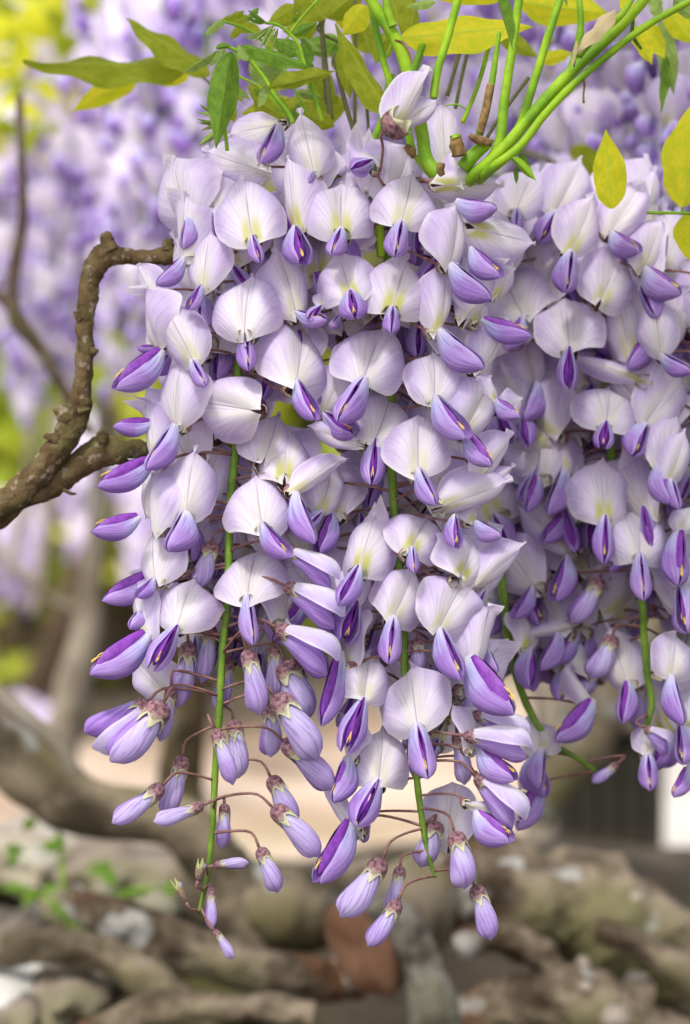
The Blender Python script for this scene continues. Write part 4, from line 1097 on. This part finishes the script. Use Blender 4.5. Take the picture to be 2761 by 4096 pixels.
# ------------------------------------------------------------------ vine wood
M_BARK1 = make_bark('bark_olive_branch', (.085, .055, .026), (.16, .115, .055), moss=(.10, .095, .03), lich=(.34, .28, .22), scale=130, mossa=.6, licha=.6, bump=1.0, bd=.003)
M_BARK2 = make_bark('bark_far_branch', (.07, .045, .035), (.12, .085, .06), scale=40, licha=.2)
M_BARK3 = make_bark('bark_old_limb', (.06, .047, .028), (.23, .185, .125), moss=(.09, .085, .02), lich=(.38, .40, .40), rust=None, scale=16, mossa=.6, licha=.5, bump=.9, bd=.008)
M_BARK4 = make_bark('bark_gnarled_mossy', (.05, .035, .02), (.26, .205, .145), moss=(.08, .09, .018), lich=(.42, .41, .38), rust=(.17, .07, .03), scale=17, mossa=.6, licha=.7, bump=1.0, bd=.02)
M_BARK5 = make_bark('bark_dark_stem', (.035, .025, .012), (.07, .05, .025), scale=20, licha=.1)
M_BARK7 = make_bark('bark_grey_stub', (.06, .05, .038), (.22, .20, .17), scale=34, mossa=.4, licha=.2)
M_BARK6 = make_bark('bark_pale_trunk', (.10, .08, .055), (.24, .205, .16), scale=14, mossa=.2, licha=.2)

br = tag(empty('bare_branch', at(px('P', 380, 1700), 1.06)), 'knobbly olive brown bare branch bending into the flowers at left', 'branch')
def limb(par, nm, c, pts, d, r, mat, bumpy=.25, freq=60., seed=0, ring=14, seg=10):
    o = par.location
    P = [p - o for p in P3(c, pts, d)]
    return tube(nm, P, [rr(c, x, d) for x in r], mat, par, ring=ring, bumpy=bumpy, freq=freq, nseg=seg * len(P), seed=seed)
limb(br, 'bough', 'P', [(1700, 250, 30), (1396, 350, 20), (1230, 400, 10), (1090, 490), (980, 505), (850, 515), (730, 490), (650, 500), (590, 580), (552, 720), (528, 900), (530, 1080), (515, 1280), (505, 1420), (440, 1560), (370, 1690), (260, 1820), (120, 1960), (-60, 2090)], 1.05,
     [50, 52, 55, 62, 50, 50, 60, 78, 72, 64, 56, 60, 58, 72, 82, 76, 84, 88, 95], M_BARK1, .30, 150.)
limb(br, 'knob', 'P', [(690, 470), (665, 400), (700, 378)], 1.048, [52, 40, 26], M_BARK1, .4, 200., 1, 10)
limb(br, 'knob', 'P', [(1040, 470), (1050, 410), (1050, 395)], 1.048, [40, 34, 20], M_BARK1, .4, 200., 2, 10)
limb(br, 'knob', 'P', [(1250, 330), (1240, 280), (1235, 270)], 1.055, [30, 14, 8], M_BARK1, .3, 200., 2, 8)
limb(br, 'twig', 'P', [(500, 900), (475, 870), (462, 845)], 1.048, [26, 18, 6], M_BARK1, .3, 200., 3, 8)
limb(br, 'knob', 'P', [(560, 1100), (595, 1100), (605, 1105)], 1.048, [34, 26, 16], M_BARK1, .4, 200., 4, 8)
limb(br, 'knob', 'P', [(420, 1530), (370, 1460), (360, 1440)], 1.048, [50, 48, 26], M_BARK1, .5, 200., 5, 10)
limb(br, 'knob', 'P', [(360, 1640), (300, 1630), (290, 1640)], 1.048, [40, 34, 20], M_BARK1, .5, 200., 6, 10)
limb(br, 'knob', 'P', [(520, 1440), (525, 1465), (530, 1475)], 1.04, [34, 34, 22], M_BARK1, .5, 200., 7, 10)
limb(br, 'bough', 'P', [(1500, 1700, 40), (1150, 1720, 20), (900, 1730, 10), (760, 1720), (660, 1710), (560, 1760), (420, 1860), (260, 1940), (110, 2020), (-60, 2140)], 1.055,
     [70, 74, 78, 84, 96, 86, 80, 86, 90, 96], M_BARK1, .28, 130., 8)
limb(br, 'knob', 'P', [(640, 1660), (640, 1600), (645, 1585)], 1.05, [40, 34, 18], M_BARK1, .4, 200., 9, 10)
limb(br, 'twig', 'P', [(390, 1950), (440, 1975), (475, 1978)], 1.05, [16, 12, 4], M_BARK1, .3, 200., 10, 8)

fb = tag(empty('bare_branch', at(px('P', 100, 800), 1.4)), 'blurred brown branch further back, forking down at the left edge', 'branch')
limb(fb, 'bough', 'P', [(120, -500), (135, -50), (145, 250), (95, 560), (70, 760), (110, 900), (210, 1030), (300, 1160), (370, 1290), (450, 1420), (560, 1600)], 1.4, [26, 28, 32, 40, 46, 50, 46, 42, 36, 32, 28], M_BARK2, .15, 40.)
limb(fb, 'bough', 'P', [(-80, 700), (0, 760), (80, 850)], 1.4, [30, 32, 30], M_BARK2, .15, 40.)

gt = tag(empty('old_vine', at(px('Q', 360, 700), 2.0)), 'blurred pale grey upright trunk behind the log at left', 'trunk')
limb(gt, 'trunk', 'Q', [(460, -900), (440, -400), (410, -100), (390, 150), (330, 380), (280, 620), (230, 900)], 2.0, [30, 40, 52, 72, 80, 84, 90], M_BARK6, .12, 20.)
limb(gt, 'bough', 'Q', [(400, 60), (230, 0), (60, -160), (-60, -300)], 2.0, [40, 26, 22, 20], M_BARK6, .12, 20.)
limb(gt, 'bough', 'Q', [(250, -900), (240, -500), (190, -150), (150, 60)], 2.2, [24, 26, 26, 24], M_BARK6, .12, 20.)
limb(gt, 'bough', 'Q', [(150, -1000), (140, -700), (110, -420), (40, -100)], 2.3, [20, 24, 26, 24], M_BARK6, .12, 20.)

lg = tag(empty('vine_limb', at(px('Q', 150, 750), 1.6)), 'thick blurred brown vine limb sagging from the left edge towards centre', 'limb')
limb(lg, 'bough', 'Q', [(-500, 350), (-200, 500), (0, 620), (180, 780), (380, 920), (600, 960), (780, 990), (900, 1090), (980, 1230), (1060, 1380), (1200, 1520)], 1.42, [150, 160, 165, 150, 135, 125, 130, 140, 150, 150, 140], M_BARK3, .22, 22., 2, 20)
limb(lg, 'bough', 'Q', [(-300, 300), (-60, 400), (120, 530), (260, 650), (340, 790)], 1.39, [50, 46, 40, 36, 30], M_BARK6, .15, 30., 3)
ds = tag(empty('upright_vine', at(px('Q', 840, 900), 1.75)), 'dark upright vine stem blurred behind the leftmost green raceme tip', 'stem')
limb(ds, 'trunk', 'Q', [(960, -1500), (920, -700), (890, 0), (860, 300), (830, 600), (800, 850), (820, 1050)], 1.75, [60, 66, 74, 84, 96, 110, 120], M_BARK5, .15, 20.)

# right-hand leaning limb and tan post
rl = tag(empty('vine_limb', at(px('R', 1050, 700), 1.7)), 'blurred dark olive limb leaning up to the right behind the edge raceme', 'limb')
limb(rl, 'bough', 'R', [(860, 980), (960, 800), (1090, 620), (1230, 380), (1350, 120), (1480, -80), (1650, -300)], 1.7, [80, 100, 125, 130, 120, 110, 100], M_BARK5 if 0 else M_BARK3, .15, 14., 5, 18)
po = tag(empty('old_vine', at(px('R', 930, 1050), 1.9)), 'blurred tan trunk standing left of the dark box', 'trunk')
limb(po, 'trunk', 'R', [(960, 380), (945, 650), (920, 900), (880, 1130), (850, 1350)], 1.9, [46, 52, 60, 80, 100], M_BARK6, .12, 16., 6)

# gnarled mossy wood along the bottom
def gnarl(label, c, pts, d, r, mat, bumpy, freq, seed, nm='gnarled_log', cat='log', ring=44, seg=20):
    o = tag(empty(nm, at(px(c, *pts[len(pts) // 2][:2]), d)), label, cat)
    limb(o, 'trunk', c, pts, d, r, mat, bumpy, freq, seed, ring, seg)
    return o
gnarl('huge gnarled mossy log with white lichen spots filling the lower right', 'R', [(250, 1500, 60), (520, 1330, 30), (800, 1330), (1080, 1400), (1330, 1620), (1560, 1850), (1900, 2200)], 1.42, [150, 215, 245, 265, 285, 300, 330], M_BARK4, .42, 20., 3)
gnarl('lower mossy log with rusty patches under the huge one at right', 'R', [(500, 1900, 30), (800, 1800, 10), (1100, 1830), (1350, 2000), (1700, 2200)], 1.36, [120, 150, 170, 180, 200], M_BARK4, .42, 22., 5)
gnarl('knotted branch stub running down to the bottom edge beside the sawn log', 'R', [(150, 1350), (300, 1480), (390, 1700), (440, 1950), (480, 2150)], 1.33, [60, 85, 100, 110, 120], M_BARK7, .25, 30., 6, 'branch_stub', 'branch')
gnarl('dark rounded bough under the long green tip at centre', 'Q', [(850, 1250, 60), (1050, 1320, 20), (1220, 1370), (1400, 1370, 20), (1650, 1300, 60)], 1.42, [110, 165, 190, 180, 150], M_BARK3, .25, 16., 7)
gnarl('brown grey bark log lying across the lower left centre', 'Q', [(320, 1330, 20), (520, 1430), (760, 1530), (1000, 1600), (1300, 1680, 10), (1600, 1700, 40)], 1.38, [70, 120, 125, 115, 110, 100], M_BARK4, .38, 22., 8)
gnarl('twisted brown root crossing under the green weed at lower left', 'Q', [(-150, 1620, 20), (120, 1560), (330, 1560), (560, 1640), (760, 1800), (900, 1980)], 1.36, [60, 80, 90, 90, 100, 100], M_BARK3, .45, 24., 11, 'gnarled_root', 'root')
gnarl('knobbly root stretching along the bottom edge left of the sawn log', 'Q', [(350, 1950), (620, 1860), (900, 1820), (1150, 1830), (1400, 1880)], 1.33, [60, 70, 62, 70, 80], M_BARK4, .5, 26., 12, 'gnarled_root', 'root')
gnarl('crooked grey root hugging the front of the huge mossy log', 'R', [(520, 1560), (700, 1500), (860, 1560), (980, 1680), (1180, 1760), (1400, 1790)], 1.37, [50, 60, 66, 60, 70, 60], M_BARK4, .55, 34., 13, 'gnarled_root', 'root')
gnarl('short rust coloured root at the right edge under the white path', 'R', [(1150, 1480), (1300, 1520), (1450, 1600), (1650, 1720)], 1.36, [50, 64, 70, 70], M_BARK4, .5, 26., 14, 'gnarled_root', 'root')
# sawn log end, reddish
so = tag(empty('sawn_log', at(px('R', 90, 1560), 1.33)), 'short sawn log with reddish orange cut face near the bottom centre', 'log')
M_CUT = make_plain('cut_wood_red', (.10, .042, .02), (.19, .10, .058), 60, .8, lo=.3, hi=.7)
o_ = so.location
axis = (cv(-.35, -.12, 1)).normalized(); c0 = Vector((0, 0, 0))
Xc, Yc, Zc = frame(axis, UP)
def disc_log():
    n = 30; V = []; F = []; uv = []
    R0 = rr('R', 215, 1.33)
    for k, (t_, s_) in enumerate(((-.10, .9), (-.05, 1.0), (-.004, 1.0), (0, .94), (0.001, .5), (0.0005, .02))):
        for a in range(n):
            an = 2 * math.pi * a / n; q_ = R0 * s_ * (1 + .10 * math.sin(2 * an + 1) + .05 * math.sin(5 * an))
            V.append(Yc * t_ + Xc * (q_ * .72 * math.cos(an - .35)) + Zc * (q_ * 1.15 * math.sin(an))); uv.append((a / n, k / 5))
    F = gfaces(6, n, closed=True)
    return V, F, uv
V_, F_, uv_ = disc_log()
link('log_bark', mesh_from('log_bark', V_[:90], gfaces(3, 30, closed=True), M_BARK3, uv_[:90]), so)
link('cut_face', mesh_from('cut_face', [v + Yc * 0 for v in V_[60:]], gfaces(4, 30, closed=True), M_CUT, uv_[60:]), so)

# stones at lower left
M_STONE = make_bark('stone_tan', (.20, .16, .12), (.38, .32, .26), moss=(.10, .11, .03), lich=(.6, .6, .56), scale=12, mossa=.4, licha=.3, bump=.6, bd=.006)
M_STONE2 = make_bark('stone_grey_brown', (.11, .085, .06), (.26, .21, .165), moss=(.10, .11, .03), scale=12, mossa=.5, licha=.2, bump=.6, bd=.006)
M_SLAB = make_plain('white_marble_slab', (.62, .61, .58), (.5, .48, .44), 12, .6)
def stone(label, c, x, y, d, w_, h_, dep, mat, seed, rough=.32, nm='stone'):
    import bmesh
    bm = bmesh.new(); bmesh.ops.create_icosphere(bm, subdivisions=4, radius=1)
    mpp = CR[c][2] * d / FPX
    for v in bm.verts:
        p = v.co.copy(); n = mnoise.noise(p * 1.3 + Vector((seed, 0, 0))) * rough * 1.6 + mnoise.noise(p * 3.1 + Vector((seed, 3, 0))) * rough * .6 + mnoise.noise(p * 8 + Vector((seed, 3, 5))) * rough * .18
        p *= 1 + n
        v.co = Vector((p.x * w_ * mpp, p.y * dep, p.z * h_ * mpp))
    for f in bm.faces: f.smooth = True
    me = bpy.data.meshes.new(nm); bm.to_mesh(me); bm.free(); me.materials.append(mat)
    o = link(nm, me); o.location = at(px(c, x, y), d)
    return tag(o, label, 'stone')
stone('large brown tan stone behind the green weed at left', 'Q', 500, 1250, 1.62, 330, 140, .09, M_STONE2, 1)
stone('grey tan stone under the weed leaves at far left', 'Q', 120, 1130, 1.68, 260, 110, .09, M_STONE, 2)
stone('small brown stone low at the left edge', 'Q', 60, 1520, 1.46, 150, 100, .05, M_STONE2, 3)
stone('round grey brown stone at the bottom left below the weed', 'Q', 290, 1780, 1.37, 200, 110, .05, M_STONE2, 4)
stone('dull brown stone cut by the bottom left corner', 'Q', 40, 1900, 1.34, 200, 110, .05, M_STONE2, 5)
stone('thin white slab of stone poking in at the lower left edge', 'Q', 40, 1715, 1.38, 170, 66, .05, M_SLAB, 6, .1)
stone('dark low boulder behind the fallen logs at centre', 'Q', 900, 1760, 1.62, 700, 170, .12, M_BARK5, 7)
stone('whitish pebble resting on the rusty log at lower right', 'R', 1085, 1640, 1.375, 34, 44, .006, M_STONE, 8, .1, 'pebble')
stone('flat white pebble right of the other on the rusty log', 'R', 1330, 1690, 1.375, 56, 26, .006, M_STONE, 9, .1, 'pebble')
stone('pale round pebble just below the whitish one', 'R', 1100, 1730, 1.35, 30, 24, .005, M_STONE, 10, .1, 'pebble')
stone('bluish white pebble beside the top of the huge log', 'R', 1310, 1330, 1.40, 46, 28, .006, M_STONE, 11, .1, 'pebble')
stone('pale stone at the bottom edge under the rusty log', 'R', 1230, 1870, 1.33, 70, 60, .008, M_STONE, 12, .1, 'pebble')

# blurred green weed at left
M_WEED = make_leaf('weed_leaf', (.17, .33, .04), (.28, .46, .06), (.35, .5, .15), .45)
wd_ = tag(empty('weed', at(px('Q', 330, 1560), 1.42)), 'blurred bright green weed with small leaves on a thin stem at lower left', 'plant')
stem('Q', [(330, 1640), (320, 1500), (290, 1330), (270, 1100), (250, 950)], 1.42, 10, M_STEM, 'stem', wd_)
stem('Q', [(320, 1500), (420, 1380), (560, 1310), (700, 1290)], 1.42, 9, M_STEM, 'stem', wd_)
stem('Q', [(300, 1400), (200, 1330), (80, 1300)], 1.42, 9, M_STEM, 'stem', wd_)
rw = random.Random(12)
for x, y in ((100, 1290), (60, 1300), (140, 1310), (230, 1370), (250, 1400), (340, 1380), (380, 1340), (400, 1400), (520, 1300), (560, 1310), (610, 1300), (660, 1290), (720, 1290), (280, 1060), (160, 980), (190, 1100), (290, 1570), (370, 1560), (420, 1640), (400, 1600), (500, 1190), (470, 1210), (330, 1480), (60, 1130), (20, 1120), (260, 1290)):
    a = rw.uniform(0, 6.28); L = rw.uniform(75, 120)
    leaflet(wd_, 'Q', x, y, x + math.cos(a) * L, y + abs(math.sin(a)) * L * .7, L * .55, 1.42 + rw.uniform(-.03, .03), M_WEED, roll=rw.uniform(-40, 40))

# ------------------------------------------------------------------ dark box on the path
def box_bm(name, cx, cy, cz, sx, sy, sz, mat, par=None, rz=0, bev=.004):
    import bmesh
    bm = bmesh.new(); bmesh.ops.create_cube(bm, size=1)
    bmesh.ops.scale(bm, vec=(sx, sy, sz), verts=bm.verts)
    bmesh.ops.bevel(bm, geom=bm.edges[:], offset=bev, segments=2, affect='EDGES')
    me = bpy.data.meshes.new(name); bm.to_mesh(me); bm.free(); me.materials.append(mat)
    o = link(name, me, par); o.location = (cx, cy, cz); o.rotation_euler = (0, 0, rz); return o
bd = 2.25
M_BOX = make_plain('box_dark_wood', (.012, .010, .006), (.030, .024, .016), 30, .8)
M_BOXR = make_plain('box_rim', (.10, .075, .06), (.15, .12, .09), 30, .7)
ct = at(px('R', 1205, 1085), bd); mp_ = CR['R'][2] * bd / FPX
bw, bh = 500 * mp_, 400 * mp_
bx_ = tag(empty('planter_box', (ct.x, ct.y, ct.z - bh / 2 - .05)), 'dark wooden planter box with a paler rim at right beyond the logs', 'planter')
npl = 5
for k in range(npl):
    box_bm('plank', (-bw / 2 + bw * (k + .5) / npl), 0, (bh + .10) / 2, bw / npl - .003, .02, bh + .10, M_BOX, bx_)
box_bm('back_panel', 0, .25, (bh + .10) / 2, bw - .05, .02, bh + .09, M_BOX, bx_)
box_bm('inner_panel', 0, .02, (bh + .10) / 2, bw - .05, .01, bh + .09, M_BOX, bx_)
box_bm('side_panel', bw / 2 - .01, .14, (bh + .10) / 2, .02, .26, bh + .10, M_BOX, bx_)
box_bm('side_panel', -bw / 2 + .01, .14, (bh + .10) / 2, .02, .26, bh + .10, M_BOX, bx_)
box_bm('rim', 0, .13, bh + .11, bw + .02, .30, .02, M_BOXR, bx_)

# ------------------------------------------------------------------ ground, path, shrubs
M_SOIL = make_bark('soil', (.23, .165, .12), (.37, .29, .235), moss=(.16, .15, .06), lich=(.6, .55, .5), scale=2.2, mossa=.4, licha=.2, bump=.4, bd=.01)
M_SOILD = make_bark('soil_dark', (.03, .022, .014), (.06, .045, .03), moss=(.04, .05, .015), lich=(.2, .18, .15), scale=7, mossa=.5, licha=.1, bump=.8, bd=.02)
M_PATH = make_plain('path_pale', (.34, .32, .30), (.28, .255, .235), 2.5, .8)
def sheet(name, pts, z, mat, n=1):
    me = mesh_from(name, [(x, y, z) for x, y in pts], [tuple(range(len(pts)))], mat, smooth=False)
    return tag(link(name, me), kind='structure')
sheet('ground', [(-60, -60), (60, -60), (60, 120), (-60, 120)], 0, M_SOIL)
sheet('path', [(.25, 2.1), (.30, 1.2), (4.0, .6), (5.0, 1.4), (2.0, 3.6), (.22, 3.3)], .006, M_PATH)
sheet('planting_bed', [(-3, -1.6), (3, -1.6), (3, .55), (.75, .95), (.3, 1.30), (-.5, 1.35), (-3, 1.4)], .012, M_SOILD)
# raised bank of dark earth under the logs
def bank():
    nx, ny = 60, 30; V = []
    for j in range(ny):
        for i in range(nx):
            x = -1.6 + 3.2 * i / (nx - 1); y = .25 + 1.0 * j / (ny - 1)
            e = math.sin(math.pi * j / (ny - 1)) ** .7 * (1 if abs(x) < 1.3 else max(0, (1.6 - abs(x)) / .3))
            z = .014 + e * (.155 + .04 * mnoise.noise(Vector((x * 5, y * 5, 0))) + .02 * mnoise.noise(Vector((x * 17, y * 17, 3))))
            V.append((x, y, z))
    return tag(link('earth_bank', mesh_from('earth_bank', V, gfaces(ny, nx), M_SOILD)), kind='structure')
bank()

M_SHR = [make_plain('foliage_yellow_green', (.22, .30, .03), (.42, .46, .06), 3, .5, .5), make_plain('foliage_green', (.10, .17, .03), (.18, .26, .05), 3, .5, .45), make_plain('foliage_olive_tan', (.30, .28, .14), (.45, .40, .26), 3, .6, .4), make_plain('foliage_lime', (.32, .42, .03), (.58, .58, .06), 3, .5, .5)]
def shrub(label, x, y, w_, h_, dpt, n, mat, seed, leaf=.05, z0=0.0):
    r = random.Random(seed); np_r = np.random.RandomState(seed)
    t = tag(empty('shrub', (x, y, 0)), label, 'shrub')
    V = []; F = []
    cl = [(r.uniform(-.5, .5) * w_, r.uniform(-.5, .5) * dpt, z0 + r.uniform(.15, 1) * (h_ - z0), r.uniform(.10, .24)) for _ in range(26)]
    for k in range(n):
        c_ = r.choice(cl); q_ = Vector((r.gauss(0, 1), r.gauss(0, 1), r.gauss(0, 1))).normalized() * c_[3] * r.uniform(.4, 1.05)
        p = Vector(c_[:3]) + q_; p.z = max(.02, p.z)
        a = Vector((r.gauss(0, 1), r.gauss(0, 1), r.gauss(0, .6))).normalized(); b_ = a.cross(Vector((r.gauss(0, 1), r.gauss(0, 1), r.gauss(0, 1)))).normalized()
        s = leaf * r.uniform(.6, 1.3); i0 = len(V)
        V += [p, p + a * s * .5 + b_ * s * .28, p + a * s, p + a * s * .5 - b_ * s * .28]; F.append((i0, i0 + 1, i0 + 2, i0 + 3))
    o = link('foliage', mesh_from('foliage', V, F, mat, smooth=False), t); o['kind'] = 'stuff'
    for k in range(7):
        c_ = cl[k]
        tube('branch', [Vector((r.uniform(-.1, .1) * w_, 0, 0)), Vector((c_[0] * .5, c_[1] * .5, c_[2] * .5)), Vector(c_[:3])], [.02, .014, .006], M_BARK2, t, ring=6, nseg=8)
    return t
shrub('yellow green shrub far behind at the left edge', -.34, 2.5, .42, .78, .4, 3400, M_SHR[3], 1, .045)
shrub('lime green bush showing between the grey trunk and the flowers', -.30, 2.9, .36, .9, .3, 3200, M_SHR[3], 11, .045)
shrub('low tan and olive bush behind the grey trunk', -.22, 3.2, .5, .72, .4, 3600, M_SHR[2], 2)
shrub('bright green bush left of the dark upright vine', -.42, 3.7, .5, .95, .4, 4200, M_SHR[3], 3)
shrub('green bush behind the centre of the flowers', .10, 3.6, .6, .8, .5, 3600, M_SHR[1], 4)
shrub('pale olive shrub behind the right racemes', .45, 3.2, .5, .8, .5, 3600, M_SHR[2], 5)
shrub('tall yellow green bush rising over the others at left', -.35, 4.6, .9, 1.5, .7, 6000, M_SHR[3], 6, .06)
shrub('tall green bush rising over the others at right', .45, 5.0, 1.2, 1.6, .8, 6000, M_SHR[1], 7, .06)

# unseen leaf roof, added to hold the near flowers in open shade
M_SHADE_ROOF = make_plain('added_shade_canopy', (.20, .22, .10), (.28, .28, .15), 3, .5, .35)
def roof():
    r = random.Random(77)
    t = tag(empty('added_shade_canopy', (0, -.15, .95)), 'added roof of green leaves, out of view, that shades the flower racemes', 'foliage')
    V = []; F = []
    for k in range(2300):
        p = Vector((r.uniform(-.62, .62), r.uniform(-.52, .48), r.uniform(-.16, .12)))
        p.z += .12 * abs(p.x)
        a = Vector((r.gauss(0, 1), r.gauss(0, 1), r.gauss(0, .35))).normalized(); b_ = a.cross(Vector((r.gauss(0, .3), r.gauss(0, .3), 1))).normalized()
        L_ = r.uniform(.035, .065); i0 = len(V)
        V += [p, p + a * L_ * .35 + b_ * L_ * .2, p + a * L_, p + a * L_ * .35 - b_ * L_ * .2]; F.append((i0, i0 + 1, i0 + 2, i0 + 3))
    o = link('foliage', mesh_from('foliage', V, F, M_SHADE_ROOF, smooth=False), t); o['kind'] = 'stuff'
    for k in range(5):
        x = -.5 + k * .25
        tube('branch', [Vector((x, -.55, .02)), Vector((x + .05, 0, -.02)), Vector((x, .5, .03))], [.008, .009, .006], M_BARK1, t, ring=7, nseg=12)
roof()
